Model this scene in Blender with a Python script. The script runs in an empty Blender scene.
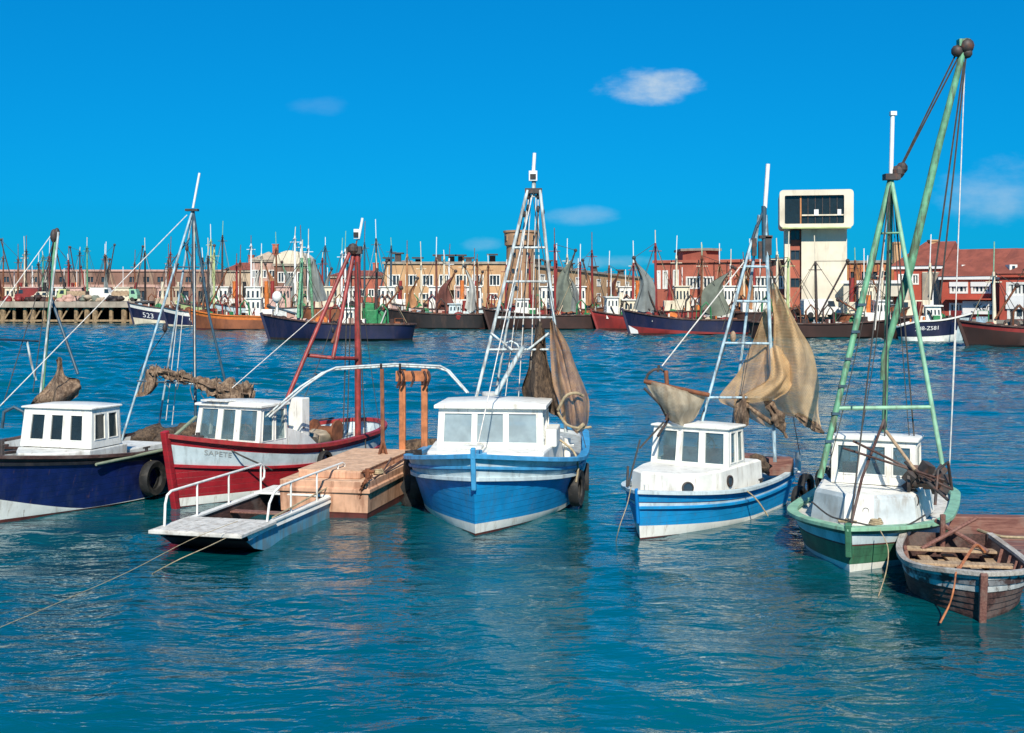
SKYTINT = (.012, 1.0, 2.05); SKYSTR = .092; SKYGAMMA = .6; WATERCOL = (.0001, .086, .108); WAVE = (.0, .18, .08); WAVEH = .68; SUNE = 5.0; EXPO = .25
CLOUDCOL = (6.5, 7.2, 7.4)
# clouds as directions: x/y, z/y of the view ray, half sizes, opacity, softness
CLOUDS = [((650 - 512) / 1250, (290 - 86) / 1250, .050, .0165, 1.0, 1.5), ((578 - 512) / 1250, (290 - 216) / 1250, .036, .010, .22, 1.4), ((482 - 512) / 1250, (290 - 244) / 1250, .022, .008, .18, 1.2),
          ((1000 - 512) / 1250, (290 - 195) / 1250, .066, .032, .36, 1.8), ((322 - 512) / 1250, (290 - 106) / 1250, .030, .010, .07, 1.4), ((610 - 512) / 1250, (290 - 262) / 1250, .05, .007, .22, 1.2), ((1300 - 512) / 1250, (290 - 150) / 1250, .12, .04, .5, 1.2), ((-500 - 512) / 1250, (290 - 130) / 1250, .14, .04, .45, 1.2)]
import bpy, bmesh, math, random
from mathutils import Vector, Matrix, Quaternion, noise
R = random.Random(7)
sc = bpy.context.scene
COL = sc.collection
F, HZ, CZ = 1250.0, 290.0, 5.0          # focal length in pixels, horizon row, eye height above the water
def P(px, py, Y):                        # a spot seen at a given place in the photo, Y metres away
    return Vector(((px - 512.0) * Y / F, Y, CZ - (py - HZ) * Y / F))
def V(*a): return Vector(a)
def s2l(c):
    return tuple(((v / 255.0) / 12.92 if v / 255.0 <= .04045 else (((v / 255.0) + .055) / 1.055) ** 2.4) for v in c)

# ------------------------------------------------------------------ materials
M = {}
def nodes_of(name):
    m = bpy.data.materials.new(name); m.use_nodes = True
    nt = m.node_tree; b = nt.nodes['Principled BSDF']
    return m, nt, b
def mixc(nt, fac, a, b, mode='MIX'):
    n = nt.nodes.new('ShaderNodeMix'); n.data_type = 'RGBA'; n.blend_type = mode
    for sock, val in ((n.inputs[0], fac), (n.inputs[6], a), (n.inputs[7], b)):
        if hasattr(val, 'is_output') or isinstance(val, bpy.types.NodeSocket): nt.links.new(val, sock)
        elif isinstance(val, (int, float)): sock.default_value = val
        else: sock.default_value = (*val[:3], 1)
    return n.outputs[2]
def tex_noise(nt, scale, detail=4, stretch=(1, 1, 1), rough=.55):
    tc = nt.nodes.new('ShaderNodeTexCoord'); mp = nt.nodes.new('ShaderNodeMapping')
    mp.inputs['Scale'].default_value = stretch
    nt.links.new(tc.outputs['Object'], mp.inputs[0])
    n = nt.nodes.new('ShaderNodeTexNoise'); n.inputs['Scale'].default_value = scale
    n.inputs['Detail'].default_value = detail; n.inputs['Roughness'].default_value = rough
    nt.links.new(mp.outputs[0], n.inputs['Vector'])
    return n.outputs[0]
def ramp(nt, src, lo, hi):
    r = nt.nodes.new('ShaderNodeMapRange'); r.inputs[1].default_value = lo; r.inputs[2].default_value = hi
    r.interpolation_type = 'SMOOTHSTEP'
    nt.links.new(src, r.inputs[0]); return r.outputs[0]
def mul(nt, a, k):
    n = nt.nodes.new('ShaderNodeMath'); n.operation = 'MULTIPLY'; nt.links.new(a, n.inputs[0])
    if isinstance(k, (int, float)): n.inputs[1].default_value = k
    else: nt.links.new(k, n.inputs[1])
    return n.outputs[0]
def bump(nt, b, h, strength, dist=.02):
    n = nt.nodes.new('ShaderNodeBump'); n.inputs['Strength'].default_value = strength; n.inputs['Distance'].default_value = dist
    nt.links.new(h, n.inputs['Height']); nt.links.new(n.outputs[0], b.inputs['Normal'])
def mat(name, c, rough=.55, var=.25, scale=4, dirt=None, amt=.6, streak=True, metal=0, bmp=.15, lo=.5, hi=.68, runs=0, planks=0):
    m, nt, b = nodes_of(name)
    c2 = tuple(v * (1 - var) for v in c); c1 = tuple(min(1, v * (1 + var * .4)) for v in c)
    o = mixc(nt, ramp(nt, tex_noise(nt, scale), .35, .65), c2, c1)
    if dirt:
        o = mixc(nt, mul(nt, ramp(nt, tex_noise(nt, scale * 1.2, 6, (1.6, 1.6, .28) if streak else (1, 1, 1), .65), lo, hi), amt), o, dirt)
    if runs:                                  # thin rusty runs down the paint, and scuffs
        o = mixc(nt, mul(nt, ramp(nt, tex_noise(nt, 5, 5, (2.2, 2.2, .16), .7), .60, .70), runs), o, (.17, .085, .045))
        o = mixc(nt, mul(nt, ramp(nt, tex_noise(nt, 3.2, 7, (.8, .8, 2.6), .75), .64, .69), runs * .8), o, tuple(min(1, v * .5 + .16) for v in c))
    nt.links.new(o, b.inputs['Base Color'])
    b.inputs['Roughness'].default_value = rough; b.inputs['Metallic'].default_value = metal
    if planks:
        tc = nt.nodes.new('ShaderNodeTexCoord'); sx = nt.nodes.new('ShaderNodeSeparateXYZ'); nt.links.new(tc.outputs['Object'], sx.inputs[0])
        s1 = nt.nodes.new('ShaderNodeMath'); s1.operation = 'FRACT'; nt.links.new(mul(nt, sx.outputs[2], 1 / .135), s1.inputs[0])
        h1 = ramp(nt, s1.outputs[0], 0, .10); s2 = nt.nodes.new('ShaderNodeMath'); s2.operation = 'ADD'; nt.links.new(mul(nt, h1, .8), s2.inputs[0]); nt.links.new(tex_noise(nt, scale * 4, 5), s2.inputs[1])
        bump(nt, b, s2.outputs[0], planks, .012)
    elif bmp: bump(nt, b, tex_noise(nt, scale * 5, 5), bmp, .01)
    M[name] = m; return m
def wood(name, c1, c2, rough=.75, scale=1.0, axis=(1, 8, 8), bmp=.5, dirt=None, amt=.6):
    m, nt, b = nodes_of(name)
    g = tex_noise(nt, 3 * scale, 6, axis, .65)
    o = mixc(nt, ramp(nt, g, .3, .7), c1, c2)
    if dirt: o = mixc(nt, mul(nt, ramp(nt, tex_noise(nt, 2.2, 5), .48, .62), amt), o, dirt)
    nt.links.new(o, b.inputs['Base Color']); b.inputs['Roughness'].default_value = rough
    bump(nt, b, g, bmp, .02); M[name] = m; return m
def glass(name, tint, clear, rough=.05):
    m, nt, b = nodes_of(name)
    b.inputs['Base Color'].default_value = (*tint, 1); b.inputs['Roughness'].default_value = rough
    tr = nt.nodes.new('ShaderNodeBsdfTransparent'); tr.inputs[0].default_value = (.80, .88, .88, 1)
    mx = nt.nodes.new('ShaderNodeMixShader')
    fr = ramp(nt, tex_noise(nt, 2.5, 3), .3, .75)
    mr = nt.nodes.new('ShaderNodeMapRange'); mr.inputs[3].default_value = clear; mr.inputs[4].default_value = max(0, clear - .25)
    nt.links.new(fr, mr.inputs[0]); nt.links.new(mr.outputs[0], mx.inputs[0])
    nt.links.new(b.outputs[0], mx.inputs[1]); nt.links.new(tr.outputs[0], mx.inputs[2])
    nt.links.new(mx.outputs[0], nt.nodes['Material Output'].inputs[0]); M[name] = m
def netting(name, c, c2, clear=.4, scale=5.0):
    m, nt, b = nodes_of(name)
    o = mixc(nt, ramp(nt, tex_noise(nt, scale, 6, (1, 1, .5)), .35, .65), c, c2)
    nt.links.new(o, b.inputs['Base Color']); b.inputs['Roughness'].default_value = .9
    tl = nt.nodes.new('ShaderNodeBsdfTranslucent'); nt.links.new(o, tl.inputs[0])
    m1 = nt.nodes.new('ShaderNodeMixShader'); m1.inputs[0].default_value = .45
    nt.links.new(b.outputs[0], m1.inputs[1]); nt.links.new(tl.outputs[0], m1.inputs[2])
    tr = nt.nodes.new('ShaderNodeBsdfTransparent'); m2 = nt.nodes.new('ShaderNodeMixShader')
    mr = nt.nodes.new('ShaderNodeMapRange'); mr.inputs[3].default_value = clear * .7; mr.inputs[4].default_value = clear * 1.25
    nt.links.new(ramp(nt, tex_noise(nt, 2.4, 4), .35, .65), mr.inputs[0])
    # knotted mesh: fine cords every few centimetres
    tc = nt.nodes.new('ShaderNodeTexCoord')
    hs = []
    for ax in ((1, 0, 1), (1, 0, -1)):
        d = nt.nodes.new('ShaderNodeVectorMath'); d.operation = 'DOT_PRODUCT'; d.inputs[1].default_value = (ax[0] * 42, 18, ax[2] * 42)
        nt.links.new(tc.outputs['Object'], d.inputs[0])
        s = nt.nodes.new('ShaderNodeMath'); s.operation = 'SINE'; nt.links.new(d.outputs['Value'], s.inputs[0])
        a = nt.nodes.new('ShaderNodeMath'); a.operation = 'ABSOLUTE'; nt.links.new(s.outputs[0], a.inputs[0]); hs.append(a.outputs[0])
    mn = nt.nodes.new('ShaderNodeMath'); mn.operation = 'MINIMUM'; nt.links.new(hs[0], mn.inputs[0]); nt.links.new(hs[1], mn.inputs[1])
    cells = ramp(nt, mn.outputs[0], .05, .5)
    fac = nt.nodes.new('ShaderNodeMath'); fac.operation = 'MULTIPLY'; fac.inputs[1].default_value = 1
    k = nt.nodes.new('ShaderNodeMapRange'); k.inputs[3].default_value = .55; k.inputs[4].default_value = 1.25; nt.links.new(cells, k.inputs[0])
    nt.links.new(mr.outputs[0], fac.inputs[0]); nt.links.new(k.outputs[0], fac.inputs[1])
    nt.links.new(fac.outputs[0], m2.inputs[0])
    nt.links.new(m1.outputs[0], m2.inputs[1]); nt.links.new(tr.outputs[0], m2.inputs[2])
    nt.links.new(m2.outputs[0], nt.nodes['Material Output'].inputs[0]); M[name] = m

RUST = (.16, .055, .025); GRIME = (.10, .085, .065)
mat('white', (.80, .79, .73), .5, .10, 3, (.36, .30, .22), .5, lo=.52, hi=.72, runs=.6)
mat('white_old', (.66, .67, .64), .6, .16, 3, (.26, .22, .17), .6, lo=.5, hi=.7)
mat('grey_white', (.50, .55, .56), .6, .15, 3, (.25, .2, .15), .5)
mat('cream', (.74, .66, .50), .7, .14, 1, (.38, .28, .18), .4)
mat('navy', (.007, .017, .105), .38, .3, 2.5, (.03, .04, .09), .5, runs=.35, planks=.4)
mat('navy_deep', (.010, .014, .07), .45, .3, 2.5, (.06, .05, .07), .5)
mat('black', (.012, .012, .014), .5, .3, 4, (.06, .045, .04), .4)
mat('hull_blue', (.008, .275, .60), .42, .16, 2, (.05, .16, .28), .6, lo=.5, hi=.76, runs=.45, planks=.4)
mat('hull_blue_deep', (.004, .20, .55), .4, .16, 2, (.03, .09, .22), .5, lo=.52, hi=.78)
mat('blue_trim', (.06, .33, .60), .45, .2, 3, (.05, .12, .2), .5)
mat('pale_blue', (.56, .66, .68), .5, .15, 3, (.22, .24, .24), .5)
mat('mast_blue', (.42, .58, .66), .45, .25, 5, (.12, .10, .09), .75, lo=.48, hi=.62)
mat('mast_grey', (.55, .62, .62), .45, .25, 5, (.18, .13, .10), .7, lo=.48, hi=.62)
mat('mast_dark', (.04, .09, .13), .5, .3, 5, (.12, .06, .03), .5)
mat('red', (.36, .014, .022), .45, .2, 2.5, (.13, .015, .015), .6, lo=.5, hi=.75, runs=.35, planks=.5)
mat('red_rail', (.36, .03, .03), .5, .25, 6, (.2, .06, .04), .6)
mat('red_mast', (.33, .045, .04), .5, .3, 5, (.12, .035, .025), .8, lo=.46, hi=.62)
mat('antifoul', (.10, .02, .016), .7, .35, 4, (.03, .03, .02), .6)
mat('green', (.05, .17, .095), .48, .25, 2.5, (.03, .06, .04), .6, runs=.4, planks=.4)
mat('mint', (.26, .50, .33), .5, .2, 4, (.14, .17, .1), .5)
mat('mint_mast', (.15, .38, .22), .5, .3, 4, (.09, .07, .04), .75, lo=.47, hi=.62)
mat('tan_paint', (.62, .35, .22), .7, .18, 3, (.25, .11, .06), .7, lo=.47, hi=.66)
mat('facet_grey', (.36, .42, .44), .65, .2, 3, (.2, .2, .18), .5)
mat('tan_top', (.64, .41, .26), .8, .2, 4, (.32, .16, .09), .5, streak=False)
mat('orange_post', (.45, .16, .06), .7, .3, 5, (.16, .06, .03), .7)
mat('deck_grey', (.36, .39, .38), .8, .2, 5, (.2, .16, .12), .6, streak=False)
mat('deck_green', (.22, .36, .28), .8, .2, 5, (.2, .18, .12), .6, streak=False)
mat('deck_white', (.62, .60, .55), .8, .2, 6, (.3, .25, .2), .6, streak=False)
mat('rubber', (.016, .016, .016), .75, .4, 6, (.07, .06, .05), .5, streak=False, bmp=.4)
mat('iron', (.05, .042, .04), .6, .4, 6, RUST, .7, streak=False)
mat('rust', (.20, .07, .03), .8, .4, 5, (.08, .03, .02), .6, streak=False, bmp=.4)
mat('rope', (.42, .33, .2), .9, .3, 10)
mat('rope_white', (.72, .68, .62), .9, .2, 10)
mat('rope_dark', (.06, .055, .05), .9, .3, 10)
mat('lamp_white', (.82, .82, .80), .4, .08, 6)
def fibre(name, c, c2, sc_):
    m, nt, b = nodes_of(name)
    g = tex_noise(nt, sc_, 8, (1, 1, .45), .8); g2 = tex_noise(nt, sc_ * .3, 4, (1, 1, 1), .6)
    o = mixc(nt, ramp(nt, g, .38, .62), c2, c); o = mixc(nt, mul(nt, ramp(nt, g2, .45, .65), .65), o, tuple(v * .45 for v in c2))
    nt.links.new(o, b.inputs['Base Color']); b.inputs['Roughness'].default_value = .95
    bump(nt, b, g, 1.0, .06); M[name] = m
fibre('net_solid', (.20, .135, .085), (.045, .03, .022), 16)
fibre('net_pale', (.40, .28, .185), (.12, .07, .045), 16)
mat('net_green', (.17, .19, .15), .95, .2, 1.2)
mat('canvas', (.36, .30, .22), .9, .3, 5, (.15, .11, .08), .5)
mat('machine_green', (.03, .22, .08), .5, .3, 3)
mat('orange', (.62, .17, .03), .6, .2, 3)
mat('skin_pink', (.62, .40, .34), .7, .2, 3)
wood('wood_dark', (.028, .013, .011), (.10, .045, .035), dirt=(.2, .16, .14), amt=.4)
wood('wood_red', (.12, .042, .034), (.25, .12, .09), dirt=(.24, .19, .15), amt=.4)
wood('wood_pale', (.30, .2, .12), (.52, .38, .24), dirt=(.2, .13, .09), amt=.5)
wood('wood_grey', (.30, .27, .23), (.50, .47, .42), dirt=(.2, .15, .11), amt=.5)
wood('wood_green', (.16, .2, .13), (.3, .34, .24))
wood('pile_wood', (.20, .13, .07), (.42, .29, .16), axis=(6, 6, .6), dirt=(.10, .07, .04), amt=.6)
mat('brick_tan', (.55, .33, .165), .85, .16, .5, (.36, .21, .11), .6, bmp=.3)
mat('brick_tower', (.42, .25, .14), .85, .2, .8, (.28, .15, .08), .6, bmp=.3)
mat('brick_red', (.42, .12, .075), .85, .16, .6, (.30, .075, .05), .5, bmp=.3)
mat('brick_bright', (.47, .085, .05), .85, .16, .6, (.33, .06, .04), .5, bmp=.3)
mat('brick_dull', (.22, .12, .09), .9, .4, .25, (.30, .2, .15), .7, lo=.45, hi=.6)
mat('house_cream', (.50, .40, .29), .85, .2, .5, (.3, .2, .14), .6)
mat('house_pink', (.50, .31, .25), .85, .2, .5, (.3, .15, .11), .6)
mat('skiff_blue', (.14, .40, .55), .55, .2, 3, (.22, .24, .22), .75, lo=.45, hi=.66)
mat('roof_tile', (.26, .07, .045), .85, .25, .8, (.16, .045, .035), .6, bmp=.4)
mat('plaster', (.74, .67, .53), .85, .10, .5, (.42, .35, .25), .5)
mat('panel_wood', (.52, .22, .08), .8, .25, .8, (.3, .11, .05), .5)
mat('concrete', (.36, .31, .25), .9, .25, .6, (.18, .15, .11), .6)
mat('quay_stone', (.22, .19, .15), .9, .3, .5, (.06, .055, .04), .7)
mat('asphalt', (.10, .095, .09), .9, .25, .4)
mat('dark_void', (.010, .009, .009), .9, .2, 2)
mat('far_rust', (.26, .085, .035), .7, .35, .5, (.10, .035, .02), .6)
mat('far_brown', (.042, .017, .013), .7, .35, .5, (.03, .016, .014), .6)
mat('far_red', (.26, .025, .022), .6, .3, .5, (.10, .02, .02), .5)
mat('far_black', (.012, .010, .011), .6, .3, .5, (.07, .04, .03), .5)
mat('far_navy', (.006, .011, .048), .5, .3, .5, (.04, .03, .06), .5)
mat('sail_grey', (.22, .24, .23), .9, .25, .7, (.12, .12, .1), .5)
mat('sail_brown', (.17, .06, .045), .9, .3, .7)
mat('sail_orange', (.46, .22, .10), .9, .3, .7)
mat('sail_pale', (.50, .49, .44), .9, .25, .7, (.3, .28, .24), .5)
mat('lime_paint', (.48, .55, .25), .6, .2, 1)
mat('sign_white', (.82, .81, .78), .6, .06, 1)
glass('glass', (.16, .26, .30), .72)
glass('glass_pale', (.38, .47, .50), .42, .08)
glass('glass_dark', (.02, .03, .035), .30)
mat('glass_far', (.03, .05, .07), .12, .4, .4, bmp=0)
netting('net_brown', (.76, .49, .25), (.52, .32, .15), .24)
netting('net_tan', (.92, .63, .33), (.72, .47, .23), .24)
netting('net_grey', (.66, .56, .40), (.42, .34, .23), .2)
netting('net_red', (.70, .40, .19), (.36, .18, .08), .22)

# ------------------------------------------------------------------ mesh builder
class MB:
    def __init__(s, T=None): s.v = []; s.f = []; s.mi = []; s.T = T; s.cur = 0
    def pt(s, p):
        p = Vector(p)
        if s.T is not None: p = s.T.inv @ p
        s.v.append(p); return len(s.v) - 1
    def face(s, ids, m=None): s.f.append(tuple(ids)); s.mi.append(s.cur if m is None else m)
    def poly(s, pts, m=None): s.face([s.pt(p) for p in pts], m)
    def box(s, c, size, rot=None, m=None):
        c = Vector(c); hx, hy, hz = (v / 2 for v in size); q = rot or Quaternion()
        ids = [s.pt(c + q @ Vector((x * hx, y * hy, z * hz))) for z in (-1, 1) for y in (-1, 1) for x in (-1, 1)]
        for f in ((0, 2, 3, 1), (4, 5, 7, 6), (0, 1, 5, 4), (2, 6, 7, 3), (0, 4, 6, 2), (1, 3, 7, 5)): s.face([ids[i] for i in f], m)
    def bar(s, a, b, w, h, m=None, up=(0, 0, 1)):       # rectangular bar from a to b
        s.sweep([a, b], w, h, m, up)
    def sweep(s, pts, w, h, m=None, up=(0, 0, 1), closed=False):
        pts = [Vector(p) for p in pts]; rings = []; n = len(pts)
        for i, p in enumerate(pts):
            a = pts[i - 1] if (i > 0 or closed) else p; b = pts[(i + 1) % n] if (i < n - 1 or closed) else p
            d = (b - a).normalized(); sd = d.cross(Vector(up))
            if sd.length < 1e-4: sd = d.cross(Vector((1, 0, 0)))
            sd.normalize(); u = sd.cross(d)
            rings.append([s.pt(p + sd * (x * w / 2) + u * (y * h / 2)) for x, y in ((-1, -1), (1, -1), (1, 1), (-1, 1))])
        for i in range(n if closed else n - 1):
            A, B = rings[i], rings[(i + 1) % n]
            for k in range(4): s.face((A[k], A[(k + 1) % 4], B[(k + 1) % 4], B[k]), m)
        if not closed: s.face(rings[0][::-1], m); s.face(rings[-1], m)
    def tube(s, pts, r, seg=8, m=None, closed=False, jit=0):
        pts = [Vector(p) for p in pts]; n = len(pts); rings = []
        rr = r if isinstance(r, (list, tuple)) else [r] * n
        prev = None
        for i, p in enumerate(pts):
            a = pts[i - 1] if (i > 0 or closed) else p; b = pts[(i + 1) % n] if (i < n - 1 or closed) else p
            d = (b - a).normalized()
            if prev is None:
                sd = d.cross(Vector((0, 0, 1)))
                if sd.length < 1e-3: sd = d.cross(Vector((1, 0, 0)))
            else: sd = prev - d * prev.dot(d)
            sd.normalize(); prev = sd; u = d.cross(sd)
            ring = []
            for k in range(seg):
                an = 2 * math.pi * k / seg; q = rr[i]
                if jit: q *= 1 + jit * noise.noise(Vector((p.x * 5 + math.cos(an) * 1.3, p.y * 5 + math.sin(an) * 1.3, p.z * 5 + k)))
                ring.append(s.pt(p + (sd * math.cos(an) + u * math.sin(an)) * q))
            rings.append(ring)
        for i in range(n if closed else n - 1):
            A, B = rings[i], rings[(i + 1) % n]
            for k in range(seg): s.face((A[k], A[(k + 1) % seg], B[(k + 1) % seg], B[k]), m)
        if not closed: s.face(rings[0][::-1], m); s.face(rings[-1], m)
    def line(s, a, b, r, sag=0, n=1, seg=5, m=None):
        a = Vector(a); b = Vector(b); n = max(n, 8 if sag else n)
        s.tube([a.lerp(b, i / n) - Vector((0, 0, sag * 4 * (i / n) * (1 - i / n))) for i in range(n + 1)], r, seg, m)
    def grid(s, rows, m=None, closed=False):
        ids = [[s.pt(p) for p in r] for r in rows]
        for i in range(len(ids) - 1):
            n = len(ids[i])
            for j in range(n if closed else n - 1):
                k = (j + 1) % n
                s.face((ids[i][j], ids[i][k], ids[i + 1][k], ids[i + 1][j]), m)
        return ids
    def lathe(s, c, axis, prof, seg=20, m=None, a0=0, a1=None):     # prof: (radius, offset along axis)
        axis = Vector(axis).normalized(); sd = axis.cross(Vector((0, 0, 1)))
        if sd.length < 1e-3: sd = axis.cross(Vector((1, 0, 0)))
        sd.normalize(); u = axis.cross(sd); c = Vector(c)
        s.grid([[c + axis * o + (sd * math.cos(2 * math.pi * k / seg) + u * math.sin(2 * math.pi * k / seg)) * r for k in range(seg)] for r, o in prof], m, True)
    def ball(s, c, r, seg=10, m=None, sc=(1, 1, 1), jit=0):
        c = Vector(c); rows = []
        for i in range(seg // 2 + 1):
            th = math.pi * i / (seg // 2); row = []
            for k in range(seg):
                a = 2 * math.pi * k / seg
                d = Vector((math.sin(th) * math.cos(a) * sc[0], math.sin(th) * math.sin(a) * sc[1], math.cos(th) * sc[2])) * r
                if jit: d *= 1 + jit * noise.noise((c + d) * (1.6 / r))
                row.append(c + d)
            rows.append(row)
        s.grid(rows, m, True)
    def prism(s, outline, z0, z1, m=None):
        a = [s.pt((x, y, z0)) for x, y in outline]; b = [s.pt((x, y, z1)) for x, y in outline]; n = len(a)
        for i in range(n): s.face((a[i], a[(i + 1) % n], b[(i + 1) % n], b[i]), m)
        s.face(a[::-1], m); s.face(b, m)
    def panel(s, A, B, C, D, th, holes=(), m=None):
        A, B, C, D = (Vector(p) for p in (A, B, C, D)); n = (B - A).cross(D - A).normalized()
        pt = lambda u, v: A.lerp(B, u).lerp(D.lerp(C, u), v)
        us = sorted({0.0, 1.0, *[h[0] for h in holes], *[h[2] for h in holes]}); vs = sorted({0.0, 1.0, *[h[1] for h in holes], *[h[3] for h in holes]})
        solid = lambda i, j: 0 <= i < len(us) - 1 and 0 <= j < len(vs) - 1 and not any(h[0] - 1e-6 <= us[i] and us[i + 1] <= h[2] + 1e-6 and h[1] - 1e-6 <= vs[j] and vs[j + 1] <= h[3] + 1e-6 for h in holes)
        o = [[s.pt(pt(u, v)) for v in vs] for u in us]; q = [[s.pt(pt(u, v) - n * th) for v in vs] for u in us]
        for i in range(len(us) - 1):
            for j in range(len(vs) - 1):
                if not solid(i, j): continue
                s.face((o[i][j], o[i + 1][j], o[i + 1][j + 1], o[i][j + 1]), m); s.face((q[i][j], q[i][j + 1], q[i + 1][j + 1], q[i + 1][j]), m)
                if not solid(i - 1, j): s.face((o[i][j], o[i][j + 1], q[i][j + 1], q[i][j]), m)
                if not solid(i + 1, j): s.face((o[i + 1][j], q[i + 1][j], q[i + 1][j + 1], o[i + 1][j + 1]), m)
                if not solid(i, j - 1): s.face((o[i][j], q[i][j], q[i + 1][j], o[i + 1][j]), m)
                if not solid(i, j + 1): s.face((o[i][j + 1], o[i + 1][j + 1], q[i + 1][j + 1], q[i][j + 1]), m)
    def build(s, name, mats, parent=None, smooth=False, bev=0, label=None):
        if isinstance(mats, str): mats = [mats]
        me = bpy.data.meshes.new(name); me.from_pydata([tuple(p) for p in s.v], [], s.f)
        for k in mats: me.materials.append(M[k])
        me.polygons.foreach_set('material_index', s.mi)
        bm = bmesh.new(); bm.from_mesh(me); bmesh.ops.recalc_face_normals(bm, faces=bm.faces); bm.to_mesh(me); bm.free()
        if smooth:
            for p in me.polygons: p.use_smooth = True
            me.set_sharp_from_angle(angle=math.radians(smooth if smooth > 1 else 40))
        o = bpy.data.objects.new(name, me); COL.objects.link(o)
        if parent is not None: o.parent = parent.o if isinstance(parent, Thing) else parent
        if bev:
            b = o.modifiers.new('bevel', 'BEVEL'); b.width = bev; b.segments = 2; b.limit_method = 'ANGLE'; b.angle_limit = math.radians(40)
        if label: o['label'] = label
        return o
def tag(o, label, cat, group=None, kind=None):
    if label: o['label'] = label
    if cat: o['category'] = cat
    if group: o['group'] = group
    if kind: o['kind'] = kind
    return o
class Thing:
    def __init__(s, name, label, cat, loc=(0, 0, 0), rz=0, group=None):
        s.o = bpy.data.objects.new(name, None); COL.objects.link(s.o); s.o.empty_display_size = .3
        s.o.location = loc; s.o.rotation_euler = (0, 0, rz); tag(s.o, label, cat, group)
        s.m = Matrix.Translation(Vector(loc)) @ Matrix.Rotation(rz, 4, 'Z'); s.inv = s.m.inverted()
    def W(s, p): return s.m @ Vector(p)
def solo(mb, name, mats, label, cat, group=None, smooth=False, bev=0):
    # one-mesh thing: origin moved to the bottom centre of its mesh
    lo = Vector((min(p.x for p in mb.v), min(p.y for p in mb.v), min(p.z for p in mb.v))); hi = Vector((max(p.x for p in mb.v), max(p.y for p in mb.v), 0))
    c = Vector(((lo.x + hi.x) / 2, (lo.y + hi.y) / 2, lo.z))
    mb.v = [p - c for p in mb.v]; o = mb.build(name, mats, None, smooth, bev); o.location = c
    return tag(o, label, cat, group)
def windowpart(parent, A, B, C, D, hole, th, fw, frame, pane, bars=0, name='window', out=.012):
    A, B, C, D = (Vector(p) for p in (A, B, C, D)); n = (B - A).cross(D - A).normalized()
    pt = lambda u, v, d: A.lerp(B, u).lerp(D.lerp(C, u), v) + n * d
    u0, v0, u1, v1 = hole; W = max((pt(1, .5, 0) - pt(0, .5, 0)).length, .01); H = max((pt(.5, 1, 0) - pt(.5, 0, 0)).length, .01)
    du, dv = fw / W, fw / H; mb = MB()
    def ring(u0, v0, u1, v1, d): return [pt(u0, v0, d), pt(u1, v0, d), pt(u1, v1, d), pt(u0, v1, d)]
    o = ring(u0, v0, u1, v1, out); i = ring(u0 + du, v0 + dv, u1 - du, v1 - dv, out); bi = ring(u0 + du, v0 + dv, u1 - du, v1 - dv, -th * .8); bo = ring(u0, v0, u1, v1, -th * .5)
    mb.grid([bo, o, i, bi], 0, True)
    p = ring(u0 + du * .5, v0 + dv * .5, u1 - du * .5, v1 - dv * .5, -th * .5); mb.poly(p, 1)
    for k in range(bars):
        c = u0 + (u1 - u0) * (k + 1) / (bars + 1)
        mb.sweep([pt(c, v0 + dv * .5, -th * .4), pt(c, v1 - dv * .5, -th * .4)], fw * .8, th * .5, 0, up=n)
    return mb.build(name, [frame, pane], parent)

def text_mesh(s, size, shear=0):
    cu = bpy.data.curves.new('lettering', 'FONT'); cu.body = s; cu.size = size; cu.shear = shear; cu.align_x = 'LEFT'; cu.resolution_u = 3
    o = bpy.data.objects.new('lettering', cu); COL.objects.link(o)
    dg = bpy.context.evaluated_depsgraph_get(); me = bpy.data.meshes.new_from_object(o.evaluated_get(dg))
    v = [(p.co.x, p.co.y) for p in me.vertices]; f = [tuple(p.vertices) for p in me.polygons]
    bpy.data.objects.remove(o); bpy.data.curves.remove(cu); bpy.data.meshes.remove(me)
    return v, f
def lettering(parent, s, size, fn, mt, shear=0):
    v, f = text_mesh(s, size, shear); mb = MB()
    for p in v: mb.pt(fn(*p))
    for q in f: mb.face(q)
    return mb.build('lettering', mt, parent)

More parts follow.
